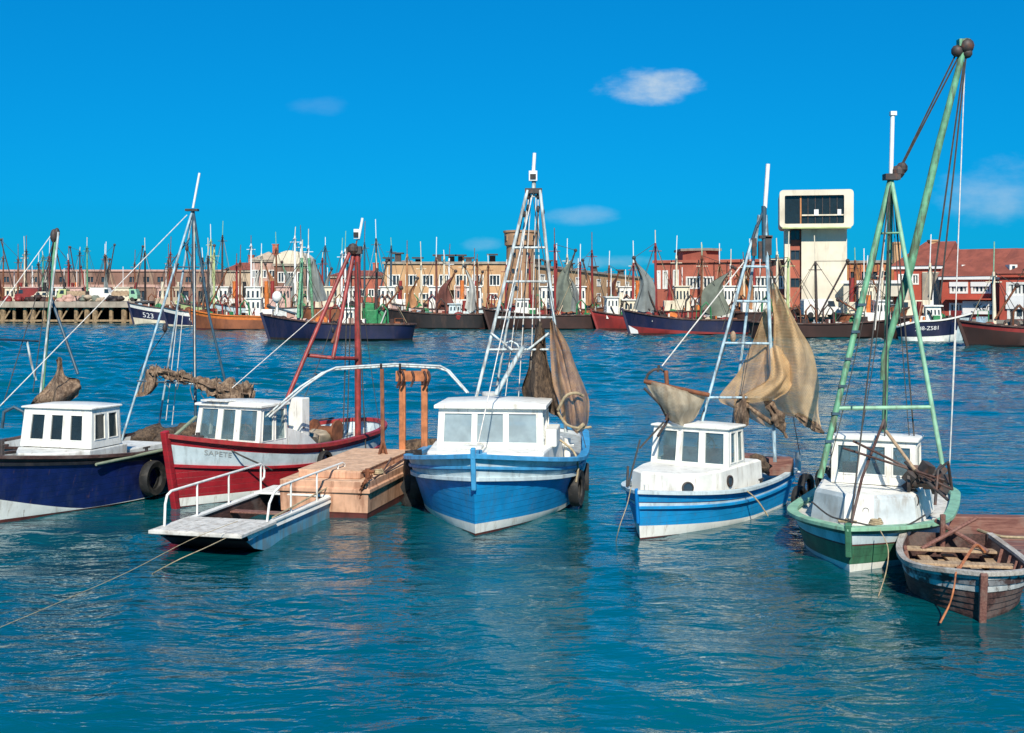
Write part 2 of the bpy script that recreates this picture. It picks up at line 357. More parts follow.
# ------------------------------------------------------------------ hulls
class Hull:
    def __init__(s, L, B, zb, zm, zs, tm=.45, p=2.0, sf=.8, rake=.3, rnd=True, wb=.5, wm=.93, srnd=.12, tl=.62):
        s.__dict__.update(locals())
    def sheer(s, t):
        return s.zm + (s.zb - s.zm) * ((s.tl - t) / s.tl) ** 2 if t < s.tl else s.zm + (s.zs - s.zm) * ((t - s.tl) / (1 - s.tl)) ** 2
    def b(s, t):
        h = s.B / 2
        if t < s.tm: r = h * (1 - (1 - t / s.tm) ** s.p)
        else:
            k = (t - s.tm) / (1 - s.tm); r = h * (1 - (1 - s.sf) * k * k)
        if s.rnd and t > 1 - s.srnd: r *= math.sqrt(max(0, 1 - ((t - 1 + s.srnd) / s.srnd) ** 2))
        return r
    def S(s, t, z, side, inset=0, out=0):
        b = s.b(t); wf = s.wb + (s.wm - s.wb) * min(1, t / .45) ** .7
        if s.rnd and t > .8: wf *= 1 - .25 * ((t - .8) / .2)
        w = b * wf; sh = s.sheer(t)
        if z >= 0: y = w + (b - w) * min(1.05, z / sh) ** 1.15
        else: y = w * (1 + z * .9)
        x = t * s.L - s.rake * max(z, -.3) / s.zb * (1 - t) ** 3
        if s.rnd: x += .35 * max(z, 0) / s.zs * max(0, (t - .7) / .3) ** 2
        y = max(0, y - inset) + out
        if inset and t < .12: x += inset * .8
        return Vector((x, side * y, z))
    def ts(s, n=34): return [.5 - .5 * math.cos(math.pi * (i / n)) if i / n > .5 else ((i / n) * 2) ** 1.6 / 2 for i in range(n + 1)]
    def row(s, r, t):                       # (height, share of sheer, rise at the bow, how far aft the rise reaches)
        if len(r) > 3: return r[0] + r[1] * s.sheer(t) + r[2] * max(0, 1 - t / r[3]) ** 1.3
        return r[0] + r[1] * s.sheer(t) + (r[2] if len(r) > 2 else 0) * (1 - t) ** 2.2
    def shell(s, T, rows, cols, mats, name='hull'):
        # rows: (base, share of sheer, rise at the bow); cols: material slot between row i and i+1
        mb = MB(); ts = s.ts()
        for side in (-1, 1):
            g = [[mb.pt(s.S(t, s.row(r, t), side)) for t in ts] for r in rows]
            for i in range(len(rows) - 1):
                for j in range(len(ts) - 1): mb.face((g[i][j], g[i][j + 1], g[i + 1][j + 1], g[i + 1][j]), cols[i])
        if not s.rnd:
            for i in range(len(rows) - 1):
                mb.poly([s.S(1, s.row(rows[i], 1), -1), s.S(1, s.row(rows[i], 1), 1), s.S(1, s.row(rows[i + 1], 1), 1), s.S(1, s.row(rows[i + 1], 1), -1)], cols[i])
        return mb.build(name, mats, T, smooth=35)
    def path(s, fz, out=0, n=40, t0=0.0, sides=(1, -1), inset=0):
        ts = [t for t in s.ts(n) if t >= t0]
        a = [s.S(t, fz(t), 1, inset, out) for t in ts[::-1]]; b = [s.S(t, fz(t), -1, inset, out) for t in ts]
        return a + b[1:] if t0 == 0 else a + b
    def rail(s, T, name, mt, w=.12, h=.06, dz=0.0, frac=None, off=0, out=0, rise=0):
        fz = (lambda t: s.sheer(t) + dz) if frac is None else (lambda t: s.row((off, frac, rise), t))
        pts = s.path(fz, out)
        keep = [pts[0]]
        for p in pts[1:]:
            if (p - keep[-1]).length > .02: keep.append(p)
        mb = MB(); mb.sweep(keep, w, h); return mb.build(name, mt, T, bev=.008)
    def deck(s, T, depth, mt, inner, inset=.06):
        mb = MB(); ts = s.ts(30); rows = []
        dz = lambda t: s.sheer(t) - depth
        a = [mb.pt(s.S(t, dz(t), 1, inset)) for t in ts]; b = [mb.pt(s.S(t, dz(t), -1, inset)) for t in ts]
        for i in range(len(ts) - 1): mb.face((a[i], a[i + 1], b[i + 1], b[i]))
        d = mb.build('deck', mt, T)
        mb = MB()
        for side in (-1, 1):
            mb.grid([[s.S(t, dz(t) - .02, side, inset) for t in ts], [s.S(t, s.sheer(t) - .01, side, inset) for t in ts]])
        if not s.rnd: mb.poly([s.S(1, dz(1) - .02, -1, inset) - V(.05, 0, 0), s.S(1, dz(1) - .02, 1, inset) - V(.05, 0, 0), s.S(1, s.zs, 1, inset) - V(.05, 0, 0), s.S(1, s.zs, -1, inset) - V(.05, 0, 0)])
        mb.build('bulwark', inner, T, smooth=35); return d
    def stem(s, T, mt, w=.14, h=.16, top=.12, lo=-.3):
        mb = MB(); n = 8
        mb.sweep([s.S(0, lo + (s.zb - lo + top) * i / n, 1) + V(-.03, 0, 0) for i in range(n + 1)], w, h, up=(1, 0, 0)); return mb.build('stem', mt, T, bev=.02)
    def letters(s, parent, txt, size, x, z, side, mt, up=0.0):
        def fn(u, v):
            xx = x + u if side < 0 else x - u
            t = min(.99, max(.001, xx / s.L)); return s.S(t, z + up * (s.sheer(t) - s.sheer(x / s.L)) + v, side, 0, .012)
        return lettering(parent, txt, size, fn, mt)

def wheelhouse(T, x0, x1, w, z0, z1, rf=.1, wt=None, hF=(), hS=(), hB=(), hP=None, mt='white', roofmt='white', fr='white', gl='glass', th=.045, over=.09, fw=.03, y0=0.0, name='wheelhouse', roofh=.07, camber=.04, bars=0):
    wt = w * .95 if wt is None else wt; hP = hS if hP is None else hP
    c = lambda x, y, z: V(x, y + y0, z)
    walls = [((c(x0, w, z0), c(x0, -w, z0), c(x0 + rf, -wt, z1), c(x0 + rf, wt, z1)), hF),
             ((c(x0, -w, z0), c(x1, -w, z0), c(x1, -wt, z1), c(x0 + rf, -wt, z1)), hS),
             ((c(x1, w, z0), c(x0, w, z0), c(x0 + rf, wt, z1), c(x1, wt, z1)), hP),
             ((c(x1, -w, z0), c(x1, w, z0), c(x1, wt, z1), c(x1, -wt, z1)), hB)]
    mb = MB()
    for q, h in walls: mb.panel(*q, th, h)
    o = mb.build(name, mt, T, bev=.006)
    for q, hs in walls:
        for h in hs: windowpart(o, *q, h, th, fw, fr, gl, bars)
    # roof slab, crowned, with rounded corners
    mb = MB(); a, b, h = x0 + rf - over * 1.3, x1 + over * .6, wt + over; n = 8
    rows = []
    for k, (dz, ins) in enumerate(((0, .015), (.012, 0), (roofh - .015, 0), (roofh, .02))):
        row = []
        for i in range(n + 1):
            f = i / n * 2 - 1; row.append(c(a + ins, f * (h - ins), z1 + dz + (camber * (1 - f * f) if k > 1 else 0)))
        for i in range(n, -1, -1):
            f = i / n * 2 - 1; row.append(c(b - ins, f * (h - ins), z1 + dz + (camber * (1 - f * f) if k > 1 else 0)))
        rows.append(row)
    ids = mb.grid(rows, None, True)
    for k in (0, 3):
        r = ids[k]; N = 2 * (n + 1)
        for i in range(n): mb.face((r[i], r[i + 1], r[N - 2 - i], r[N - 1 - i]))
    mb.build('roof', roofmt, o, smooth=40)
    if gl in ('glass', 'glass_pale', 'glass_dark'):
        zc = z0 + (z1 - z0) * .28; mb = MB(); mb.box(c(x0 + rf + .16, 0, zc), (.16, w * 1.5, .3)); mb.build('console', 'wood_dark', o)
        mb = MB(); cw = c(x0 + rf + .3, -w * .25, zc + .2); rg = [cw + V(0, math.cos(k * math.pi / 8) * .2, math.sin(k * math.pi / 8) * .2) for k in range(16)]
        mb.tube(rg, .018, 6, closed=True)
        for k in range(0, 8): mb.tube([cw, cw + V(0, math.cos(k * math.pi / 4) * .27, math.sin(k * math.pi / 4) * .27)], .011, 5)
        mb.build('helm_wheel', 'wood_red', o)
    return o

def tyre(c, axis, label, r=.36, group='tyre fenders hanging on the boats', rope=None, mt='rubber'):
    T = Thing('tyre_fender', label, 'tyre', Vector(c) - V(0, 0, r), 0, group)
    mb = MB(T); k = r * .36
    mb.lathe(c, axis, [(r - k, -k * .55), (r - k * .15, -k * .75), (r, -k * .45), (r * 1.01, 0), (r, k * .45), (r - k * .15, k * .75), (r - k, k * .55), (r - k * 1.05, k * .3), (r - k * .5, k * .3), (r - k * .3, 0), (r - k * .5, -k * .3), (r - k * 1.05, -k * .3), (r - k, -k * .55)], 28)
    mb.build('tyre', mt, T, smooth=50)
    if rope is not None:
        mb = MB(T); mb.line(Vector(c) + V(0, 0, r * .8), rope, .014); mb.build('rope', 'rope', T)
    return T
def resample(pts, n):
    pts = [Vector(p) for p in pts]; out = []; m = len(pts) - 1
    for i in range(n + 1):
        f = i / n * m; k = min(int(f), m - 1); t = f - k
        p0 = pts[max(k - 1, 0)]; p1 = pts[k]; p2 = pts[k + 1]; p3 = pts[min(k + 2, m)]
        out.append(.5 * ((2 * p1) + (p2 - p0) * t + (2 * p0 - 5 * p1 + 4 * p2 - p3) * t * t + (3 * p1 - p0 - 3 * p2 + p3) * t ** 3))
    return out
def drape(mb, rows, nu=34, nv=26, amp=.12, freq=9, seed=0, m=None, env=lambda u, v: 1):
    rr = [resample(r, nu) for r in rows]
    cols = [resample([r[j] for r in rr], nv) for j in range(nu + 1)]
    g = []
    for i in range(nv + 1):
        row = []
        for j in range(nu + 1):
            p = cols[j][i]; u, v = j / nu, i / nv
            d = math.sin(u * freq + 2.2 * noise.noise(V(u * 2, v * 2, seed))) * .6 + noise.noise(V(u * 5, v * 2.2, seed + 5)) * .9
            e = env(u, v)
            row.append(p + V(.25 * noise.noise(V(u * 6, v * 4, seed + 9)) * amp, d * amp, noise.noise(V(u * 4, v * 5, seed + 3)) * amp * .3) * e)
        g.append(row)
    mb.grid(g, m)
# ------------------------------------------------------------------ camera, sun, sky
cam = bpy.data.cameras.new('camera'); co = bpy.data.objects.new('camera', cam); COL.objects.link(co); sc.camera = co
co.location = (0, 0, CZ); co.rotation_euler = (math.pi / 2, 0, 0)
cam.sensor_width = 36; cam.lens = F / 1024 * 36; cam.shift_y = -(366.5 - HZ) / 1024; cam.clip_end = 12000; cam.clip_start = .1
TOSUN = Vector((.05, -.77, .64)).normalized()
EL = math.asin(TOSUN.z); AZ = math.atan2(TOSUN.x, TOSUN.y)
sun = bpy.data.lights.new('sun', 'SUN'); sun.energy = SUNE; sun.angle = math.radians(.53); sun.color = (1, .93, .80)
so = bpy.data.objects.new('sun', sun); COL.objects.link(so); so.rotation_euler = TOSUN.to_track_quat('Z', 'Y').to_euler(); so.location = (0, 0, 60)
w = bpy.data.worlds.new('World'); sc.world = w; w.use_nodes = True; nt = w.node_tree
bg = nt.nodes['Background']; sky = nt.nodes.new('ShaderNodeTexSky'); sky.sky_type = 'NISHITA'; sky.sun_disc = False
sky.sun_elevation = EL; sky.sun_rotation = AZ; sky.air_density = 1.0; sky.dust_density = .25; sky.ozone_density = 3
hs = nt.nodes.new('ShaderNodeHueSaturation'); hs.inputs['Saturation'].default_value = 1.22; hs.inputs['Hue'].default_value = .474
nt.links.new(sky.outputs[0], hs.inputs['Color'])
gm = nt.nodes.new('ShaderNodeGamma'); gm.inputs[1].default_value = SKYGAMMA; nt.links.new(hs.outputs[0], gm.inputs[0])
skyc = mixc(nt, 1.0, gm.outputs[0], SKYTINT, 'MULTIPLY')
tc = nt.nodes.new('ShaderNodeTexCoord'); sp = nt.nodes.new('ShaderNodeSeparateXYZ'); nt.links.new(tc.outputs['Generated'], sp.inputs[0])
def M2(op, a, b=None):
    n = nt.nodes.new('ShaderNodeMath'); n.operation = op
    for i, x in enumerate((a, b)):
        if x is None: continue
        if isinstance(x, (int, float)): n.inputs[i].default_value = x
        else: nt.links.new(x, n.inputs[i])
    return n.outputs[0]
yy = M2('MAXIMUM', sp.outputs[1], .05)
U, W_ = M2('DIVIDE', sp.outputs[0], yy), M2('DIVIDE', sp.outputs[2], yy)
cb = nt.nodes.new('ShaderNodeCombineXYZ'); nt.links.new(U, cb.inputs[0]); nt.links.new(W_, cb.inputs[1])
def cn(scale, det, st):
    mp = nt.nodes.new('ShaderNodeMapping'); mp.inputs['Scale'].default_value = st; nt.links.new(cb.outputs[0], mp.inputs[0])
    n = nt.nodes.new('ShaderNodeTexNoise'); n.inputs['Scale'].default_value = scale; n.inputs['Detail'].default_value = det; n.inputs['Roughness'].default_value = .6
    nt.links.new(mp.outputs[0], n.inputs['Vector']); return n.outputs[0]
n1 = cn(26, 6, (.7, 1.4, 1)); n2 = cn(9, 5, (.5, 1.6, 1))
tot = None
for (u0, v0, a, b, k, soft) in CLOUDS:
    d = M2('ADD', M2('POWER', M2('ABSOLUTE', M2('DIVIDE', M2('SUBTRACT', U, u0), a)), 2.0), M2('POWER', M2('ABSOLUTE', M2('DIVIDE', M2('SUBTRACT', W_, v0), b)), 2.0))
    e = M2('ADD', M2('SUBTRACT', 1.0, d), M2('MULTIPLY', M2('SUBTRACT', M2('ADD', M2('MULTIPLY', n1, .55), M2('MULTIPLY', n2, .45)), .5), 4.2))
    mk = M2('MULTIPLY', ramp(nt, e, .05, .05 + soft), k)
    tot = mk if tot is None else M2('MAXIMUM', tot, mk)
front = M2('GREATER_THAN', sp.outputs[1], .05); tot = M2('MULTIPLY', tot, front)
nt.links.new(mixc(nt, tot, skyc, CLOUDCOL), bg.inputs['Color'])
bg.inputs['Strength'].default_value = SKYSTR
sc.view_settings.view_transform = 'Standard'; sc.view_settings.look = 'None'; sc.view_settings.exposure = EXPO; sc.view_settings.gamma = 1
try: sc.view_settings.use_curve_mapping = False
except Exception: pass
sc.cycles.max_bounces = 6; sc.cycles.transparent_max_bounces = 16; sc.cycles.caustics_reflective = False; sc.cycles.caustics_refractive = False

# ------------------------------------------------------------------ water, quay land
m, wt, b = nodes_of('water'); M['water'] = m
geo = wt.nodes.new('ShaderNodeNewGeometry')
def wn(scale, det, st, rot=0, dist=0):
    mp = wt.nodes.new('ShaderNodeMapping'); mp.inputs['Scale'].default_value = st; mp.inputs['Rotation'].default_value = (0, 0, rot)
    wt.links.new(geo.outputs['Position'], mp.inputs[0])
    n = wt.nodes.new('ShaderNodeTexNoise'); n.inputs['Scale'].default_value = scale; n.inputs['Detail'].default_value = det; n.inputs['Distortion'].default_value = dist
    wt.links.new(mp.outputs[0], n.inputs['Vector']); return n.outputs[0]
b.inputs['Base Color'].default_value = (*WATERCOL, 1); b.inputs['Roughness'].default_value = .06; b.inputs['IOR'].default_value = 1.85
wt.links.new(mixc(wt, ramp(wt, wn(.09, 4, (1, 1, 1)), .35, .68), tuple(v * .72 for v in WATERCOL), tuple(v * 1.2 for v in WATERCOL)), b.inputs['Base Color'])
prev = None
for (h, st_, di) in ((wn(.55, 3, (.7, 1.25, 1), .25, .4), WAVE[0], 1.0), (wn(1.7, 3, (.6, 1.3, 1), -.2, .5), WAVE[1], .5), (wn(5.5, 3, (.7, 1.2, 1), .1, .3), WAVE[2], .2)):
    bn = wt.nodes.new('ShaderNodeBump'); bn.inputs['Strength'].default_value = st_; bn.inputs['Distance'].default_value = di
    wt.links.new(h, bn.inputs['Height'])
    if prev: wt.links.new(prev, bn.inputs['Normal'])
    prev = bn.outputs[0]
wt.links.new(prev, b.inputs['Normal'])
import numpy as np
rng = np.random.default_rng(3); NX, NY = 620, 640
fy = np.linspace(0, 1, NY); gy = 7 + 208 * (.42 * fy + .58 * fy ** 2.2); fx = np.linspace(-1, 1, NX)
GX = fx[None, :] * (.56 * gy[:, None] + 14); GY = np.repeat(gy[:, None], NX, 1); GZ = np.zeros_like(GX)
for k in range(40):                      # short wind chop: crests roughly across the view, many directions
    wl = .75 * (7.0 / .75) ** rng.random(); an = rng.normal(1.45, .55); ph = rng.random() * 6.283; kk = 6.283 / wl
    amp = WAVEH * wl ** .85 * .0105 * rng.uniform(.5, 1.3)
    GZ += amp * np.sin(kk * (GX * math.cos(an) + GY * math.sin(an)) + ph + .8 * np.sin(GX * .11 + k) + .7 * np.sin(GY * .09 + 2 * k))
GZ *= .58 + .8 * np.clip((GY - 34) / 40, 0, 1) ** .8
GZ *= .72 + .4 * np.sin(GX * .07 + 1.3 * np.sin(GY * .05)) * np.cos(GY * .043 + 1)
GZ *= np.clip((1 - np.abs(fx)) * 12, 0, 1)[None, :]
vv = np.stack([GX, GY, GZ], -1).reshape(-1, 3); ix = np.arange(NX * NY).reshape(NY, NX)
qf = np.stack([ix[:-1, :-1], ix[:-1, 1:], ix[1:, 1:], ix[1:, :-1]], -1).reshape(-1, 4)
# flat sheet carrying the water on out of the harbour, a little below the waves
nv = len(vv); vv = np.concatenate([vv, [(-4000, -60, -.16), (4000, -60, -.16), (4000, 6000, -.16), (-4000, 6000, -.16)]]); qf = np.concatenate([qf, [[nv, nv + 1, nv + 2, nv + 3]]])
me = bpy.data.meshes.new('water'); me.vertices.add(len(vv)); me.vertices.foreach_set('co', vv.astype(np.float32).ravel())
me.loops.add(len(qf) * 4); me.loops.foreach_set('vertex_index', qf.astype(np.int32).ravel()); me.polygons.add(len(qf))
me.polygons.foreach_set('loop_start', np.arange(0, len(qf) * 4, 4, dtype=np.int32)); me.polygons.foreach_set('use_smooth', np.ones(len(qf), dtype=bool)); me.update(calc_edges=True); me.validate()
me.materials.append(M['water']); wo = bpy.data.objects.new('water', me); COL.objects.link(wo); tag(wo, None, None, None, 'structure')
QZ = 1.9
QL = [(-420, 214), (-62, 205), (-14, 190), (2, 172), (13, 165), (28, 149), (41, 134), (51, 123), (120, 60), (300, 40)]
mb = MB(); top = [(x, y, QZ) for x, y in QL] + [(4000, 40, QZ), (4000, 5900, QZ), (-4000, 5900, QZ), (-4000, 214, QZ)]
mb.poly(top); tag(mb.build('quay_ground', 'asphalt'), None, None, None, 'structure')
mb = MB()
mb.grid([[(x, y - .01, -2) for x, y in QL], [(x, y - .01, QZ - .25) for x, y in QL]], 0)
mb.sweep([(x, y, QZ - .1) for x, y in QL], .9, .32, 1)
tag(mb.build('quay_wall', ['quay_stone', 'concrete']), 'weathered stone quay wall with a pale coping along the far shore', 'quay wall')

# ------------------------------------------------------------------ buildings
def shop(T, a, b_, z0, z1, depth, wallmt, holes, th=.25, fr='white', pane='glass_far', fw=.16, bars=1, cornice=None, name='wall', back=True, z1b=None):
    # front wall from a (picture left) to b_ (right) with window openings, plus side and rear walls and a flat roof
    a, b_ = V(*a, 0), V(*b_, 0); d = (b_ - a).normalized(); n = V(-d.y, d.x, 0)
    z1b = z1 if z1b is None else z1b; A, B, C, D = a + V(0, 0, z0), b_ + V(0, 0, z0), b_ + V(0, 0, z1b), a + V(0, 0, z1); W = (b_ - a).length; H = z1 - z0
    hs_ = [(h[0] / W, (h[1] - z0) / H, h[2] / W, (h[3] - z0) / H) for h in holes]
    mb = MB(T); mb.panel(A, B, C, D, th, hs_)
    if back:
        E, Fq = a + n * depth, b_ + n * depth
        for p, q, zp, zq in ((b_ + n * th, Fq, z1b, z1b), (Fq, E, z1b, z1), (E, a + n * th, z1, z1)): mb.poly([p + V(0, 0, z0), q + V(0, 0, z0), q + V(0, 0, zq), p + V(0, 0, zp)])
        mb.poly([a + n * 1.6 + V(0, 0, z0), b_ + n * 1.6 + V(0, 0, z0), b_ + n * 1.6 + V(0, 0, z1b - .1), a + n * 1.6 + V(0, 0, z1 - .1)])
    o = mb.build(name, wallmt, T)
    if back:
        mb = MB(T); e = .25; e1, e2 = a - d * e - n * e, b_ + d * e - n * e
        pts = [e1, e2, Fq + d * e + n * e, E - d * e + n * e]
        zz_ = (z1, z1b, z1b, z1); lo, hi_ = [p + V(0, 0, z) for p, z in zip(pts, zz_)], [p + V(0, 0, z + .35) for p, z in zip(pts, zz_)]
        mb.grid([lo, hi_], None, True); mb.poly(hi_); mb.poly(lo); mb.build('roof', cornice or 'concrete', T)
    for i, (h, raw) in enumerate(zip(hs_, holes)):
        k = raw[4] if len(raw) > 4 else bars
        if k < 0: continue
        Ti = T.inv; windowpart(T, *(Ti @ q for q in (A, B, C, D)), h, th, fw, fr, pane, k, out=.05)
    return o, d, n
def gable(T, a, b_, depth, ze, zr, hipl=0, hipr=0, mt='roof_tile', over=.35):
    a, b_ = V(*a, 0), V(*b_, 0); d = (b_ - a).normalized(); n = V(-d.y, d.x, 0)
    p = [a - d * over - n * over, b_ + d * over - n * over, b_ + d * over + n * (depth + over), a - d * over + n * (depth + over)]
    p = [q + V(0, 0, ze) for q in p]
    r0 = a + n * depth / 2 + d * (hipl - (over if not hipl else 0)) + V(0, 0, zr); r1 = b_ + n * depth / 2 - d * (hipr - (over if not hipr else 0)) + V(0, 0, zr)
    mb = MB(T); mb.poly([p[0], p[1], r1, r0]); mb.poly([p[2], p[3], r0, r1]); mb.poly([p[3], p[0], r0]); mb.poly([p[1], p[2], r1])
    mb.poly(p[::-1]); return mb.build('roof', mt, T), d, n
def bldg(name, label, cat, a, group=None): return Thing(name, label, cat, (a[0], a[1], QZ), 0, group)
def X(px, Y): return (px - 512) * Y / F
def Z(py, Y): return CZ - (py - HZ) * Y / F

# tan brick fish market, left wing + right wing + tower
a, b_ = (X(384, 187), 187), (X(506, 187), 187)
T = bldg('market_hall', 'long tan brick market hall with flat roof left of the round brick tower', 'market building', a)
W = b_[0] - a[0]; hs1 = []
for k in range(7): x = .7 + k * 2.5; hs1.append((x, Z(286, 187), x + 1.7, Z(274.5, 187), 2))
for k, x in enumerate((.8, 3.0, 5.2)): hs1.append((x, Z(300, 187), x + 1.6, Z(293, 187), 2))
hs1.append((8.9, QZ + .05, 12.0, Z(290, 187), -1))
for x in (13.2, 15.4): hs1.append((x, Z(300, 187), x + 1.6, Z(293, 187), 2))
shop(T, a, b_, QZ, Z(264, 187), 14, 'brick_tan', hs1)
for px, h in ((386, .5), (396, 1.2), (416, .5), (437, .9), (450, .9), (460, .9), (468, .5), (492, 1)):
    mb = MB(T); mb.box((X(px, 187), 190 + R.random() * 3, Z(264, 187) + .35 + h / 2), (.9, .9, h)); mb.box((X(px, 187), 190.5, Z(264, 187) + .5 + h), (1.7, 1.5, .22)); mb.build('roof_vent', 'iron', T)
a, b_ = (X(536, 189), 189), (X(652, 238), 238)
T = bldg('market_hall', 'receding tan brick market wing with small paired windows right of the round tower', 'market building', a)
W = math.hypot(b_[0] - a[0], b_[1] - a[1]); hs1 = []
n_ = 11
for k in range(n_): x = 1.5 + k * (W - 2) / n_; hs1 += [(x, 6.1, x + 1.9, 7.5, 2)]
for k in range(n_): x = 1.5 + k * (W - 2) / n_; hs1 += [(x, 3.1, x + 1.9, 4.8, 1)]
shop(T, a, b_, QZ, 8.5, 14, 'brick_tan', hs1, z1b=6.9)
for f in (.06, .13, .3, .5, .75):
    p = V(*a).lerp(V(*b_), f); zr_ = 8.6 - 1.6 * f; mb = MB(T); mb.box((p.x - 1, p.y + 3, zr_ + .7), (1.1, 1.1, 1.0)); mb.box((p.x - 1, p.y + 3, zr_ + 1.25), (1.7, 1.7, .2)); mb.build('roof_vent', 'iron', T)
p = V(*a).lerp(V(*b_), .62); mb = MB(T)
mb.bar((p.x + .8, p.y - 1.0, 5.2), (p.x + 7, p.y + 8.5, 5.0), 2.0, .18); mb.build('canopy', 'cream', T)
# round tower
cx, cy = X(521, 188), 189.5
T = bldg('brick_tower', 'round tan brick tower with a wider crown rising from the market hall', 'tower', (cx, cy - 2.2))
mb = MB(T); r = 2.2; zt = Z(231, 188)
holes_lat = []
mb.lathe((cx, cy, QZ), (0, 0, 1), [(r * 1.04, 0), (r, zt - QZ - 2.4), (r * 1.02, zt - QZ - 2.2)], 28); mb.build('shaft', 'brick_tower', T, smooth=30)
mb = MB(T); mb.lathe((cx, cy, zt - 2.2), (0, 0, 1), [(r * 1.0, -.02), (r * 1.13, .1), (r * 1.15, 1.9), (r * 1.22, 2.0), (r * 1.22, 2.3), (r * .95, 2.3), (0, 2.3)], 28); mb.build('crown', 'brick_tower', T, smooth=30)
for zz, aa in ((zt - 1.0, (-62, -20, 15, 48)), (zt - 3.6, (-25, 30)), (zt - 6, (-30, 25)), (zt - 8.6, (-20, 35))):
    for an in aa:
        an = math.radians(an); rr = r * (1.15 if zz > zt - 2 else 1.01); c = V(cx + math.sin(an) * rr, cy - math.cos(an) * rr, zz)
        q = Quaternion((0, 0, 1), an); mb = MB(T); mb.box(c, (.62, .14, .85), q, 0); mb.box(c + q @ V(0, -.04, 0), (.46, .14, .7), q, 1); mb.build('window', ['brick_tan', 'glass_far'], T)

# long low houses behind the wooden jetty (far left)
a, b_ = (X(-60, 232), 232), (X(236, 232), 232)
T = bldg('warehouse', 'long low reddish warehouse with cream bands behind the wooden jetty', 'warehouse', a)
hs1 = [(1.2 + k * 2.6, Z(283, 232), 2.6 + k * 2.6, Z(276, 232), 1) for k in range(20)] + [(1.0 + k * 3.9, QZ + .05, 3.4 + k * 3.9, Z(290, 232), 1) for k in range(13)]
hs1 = [h for i, h in enumerate(hs1) if i % 7 not in (2, 5)]
o, d, n = shop(T, a, b_, QZ, Z(271.5, 232), 16, 'brick_dull', hs1, pane='glass_far', fr='brick_dull', cornice='house_pink')
mb = MB(T); mb.bar((a[0], a[1] - .1, Z(286, 232)), (b_[0], b_[1] - .1, Z(286, 232)), .2, .5); mb.build('band', 'house_pink', T)
# cream houses (left of centre)
def house(label, px0, px1, Y, ey, ry, wallmt, depth=9, hip=0, roofmt='roof_tile', rows=((4.2, 5.6), (7, 8.4)), nw=3, group='old houses behind the trawlers', name='house', cat='house', chim=True):
    a, b_ = (X(px0, Y), Y), (X(px1, Y), Y); T = bldg(name, label, cat, a, group); W = b_[0] - a[0]; ze = Z(ey, Y)
    hs_ = []
    for lo, hi_ in rows:
        if hi_ < ze - .2:
            for k in range(nw): x = W * (k + .5) / nw; hs_.append((x - .55, lo, x + .55, hi_))
    a3, b3 = V(*a, 0), V(*b_, 0)
    shop(T, a, b_, QZ, ze, depth, wallmt, hs_, back=True)
    gable(T, a, b_, depth, ze + .36, Z(ry, Y), hip, hip, roofmt)
    if chim:
        mb = MB(T); x = b_[0] - W * .22; mb.box((x, Y + depth / 2, Z(ry, Y) + .3), (.9, .9, 1.8)); mb.box((x, Y + depth / 2, Z(ry, Y) + 1.25), (1.1, 1.1, .15)); mb.build('chimney', 'brick_red', T)
    return T
house('cream house with red hipped roof left of the pale gabled house', 225, 252, 214, 272, 262, 'house_cream', hip=1.6)
house('pale pinkish gabled house between the cream house and the domed hall', 251, 276, 210, 262, 251, 'house_pink', roofmt='house_cream', hip=2.0)
a, b_ = (X(274, 206), 206), (X(306, 206), 206)
T = bldg('domed_hall', 'cream hall with a rounded pale roof and rust red front behind the trawlers', 'hall', a)
shop(T, a, b_, QZ, Z(266, 206), 10, 'brick_dull', [(.6, 6.2, 1.7, 8.0), (2.2, 6.2, 3.3, 8.0), (3.8, 6.2, 4.7, 8.0), (.6, 3.4, 2.2, 5.4), (3, 3.4, 4.7, 5.4)])
mb = MB(T); c = (a[0] + b_[0]) / 2; rw = (b_[0] - a[0]) / 2 + .1; rows = []
for k in range(13):
    an = math.pi * k / 12; rows.append([(c - math.cos(an) * rw, 205.7, Z(266, 206) + .36 + math.sin(an) * 2.2), (c - math.cos(an) * rw, 216.2, Z(266, 206) + .36 + math.sin(an) * 2.2)])
mb.grid(rows); mb.poly([r[0] for r in rows]); mb.poly([r[1] for r in rows][::-1]); mb.build('roof', 'cream', T, smooth=30)
house('small rust red brick shed left of the tan market hall', 330, 385, 215, 278, 270, 'brick_red', hip=2, nw=6, rows=((3.8, 5.2),))

# red brick building
a, b_ = (X(655, 157), 157), (X(787, 148.6), 148.6)
T = bldg('red_building', 'long flat roofed red brick building with white window bands left of the control tower', 'brick building', a)
W = math.hypot(b_[0] - a[0], b_[1] - a[1]); S_ = W / 135
hs1 = [(2 * S_, Z(289, 162), 6.2 * S_, Z(271, 162), 1), (8.3 * S_, Z(289, 162), 14 * S_, Z(271, 162), 1), (19.3 * S_, Z(289, 162), 25.5 * S_, Z(270.5, 162), 1), (33 * S_, Z(289, 161), 62 * S_, Z(277, 161), 7), (94 * S_, Z(289, 159), 132 * S_, Z(277, 159), 9),
       (40 * S_, QZ + .1, 59 * S_, Z(298, 161), 2), (24 * S_, QZ + .1, 33 * S_, Z(302, 161), 1), (97 * S_, Z(304, 159), 107 * S_, Z(298, 159), 1)]
o, d, n = shop(T, a, b_, QZ, Z(264, 162), 12, 'brick_red', hs1, fr='white', cornice='brick_red', fw=.2)
mb = MB(T); p = V(*a, 0) + d * 39.5 * S_ - n * .2; mb.bar(p + V(0, 0, 3.55), p + d * 20 * S_ + V(0, 0, 3.55), .16, 1.0); mb.build('shutter', 'sign_white', T)
q0, q1 = V(*a, 0) + d * 20 * S_ + n * 3, V(*a, 0) + d * 61 * S_ + n * 3
zz0, zz1 = Z(264, 162) + .35, Z(252, 162)
mb = MB(T); k_ = .8
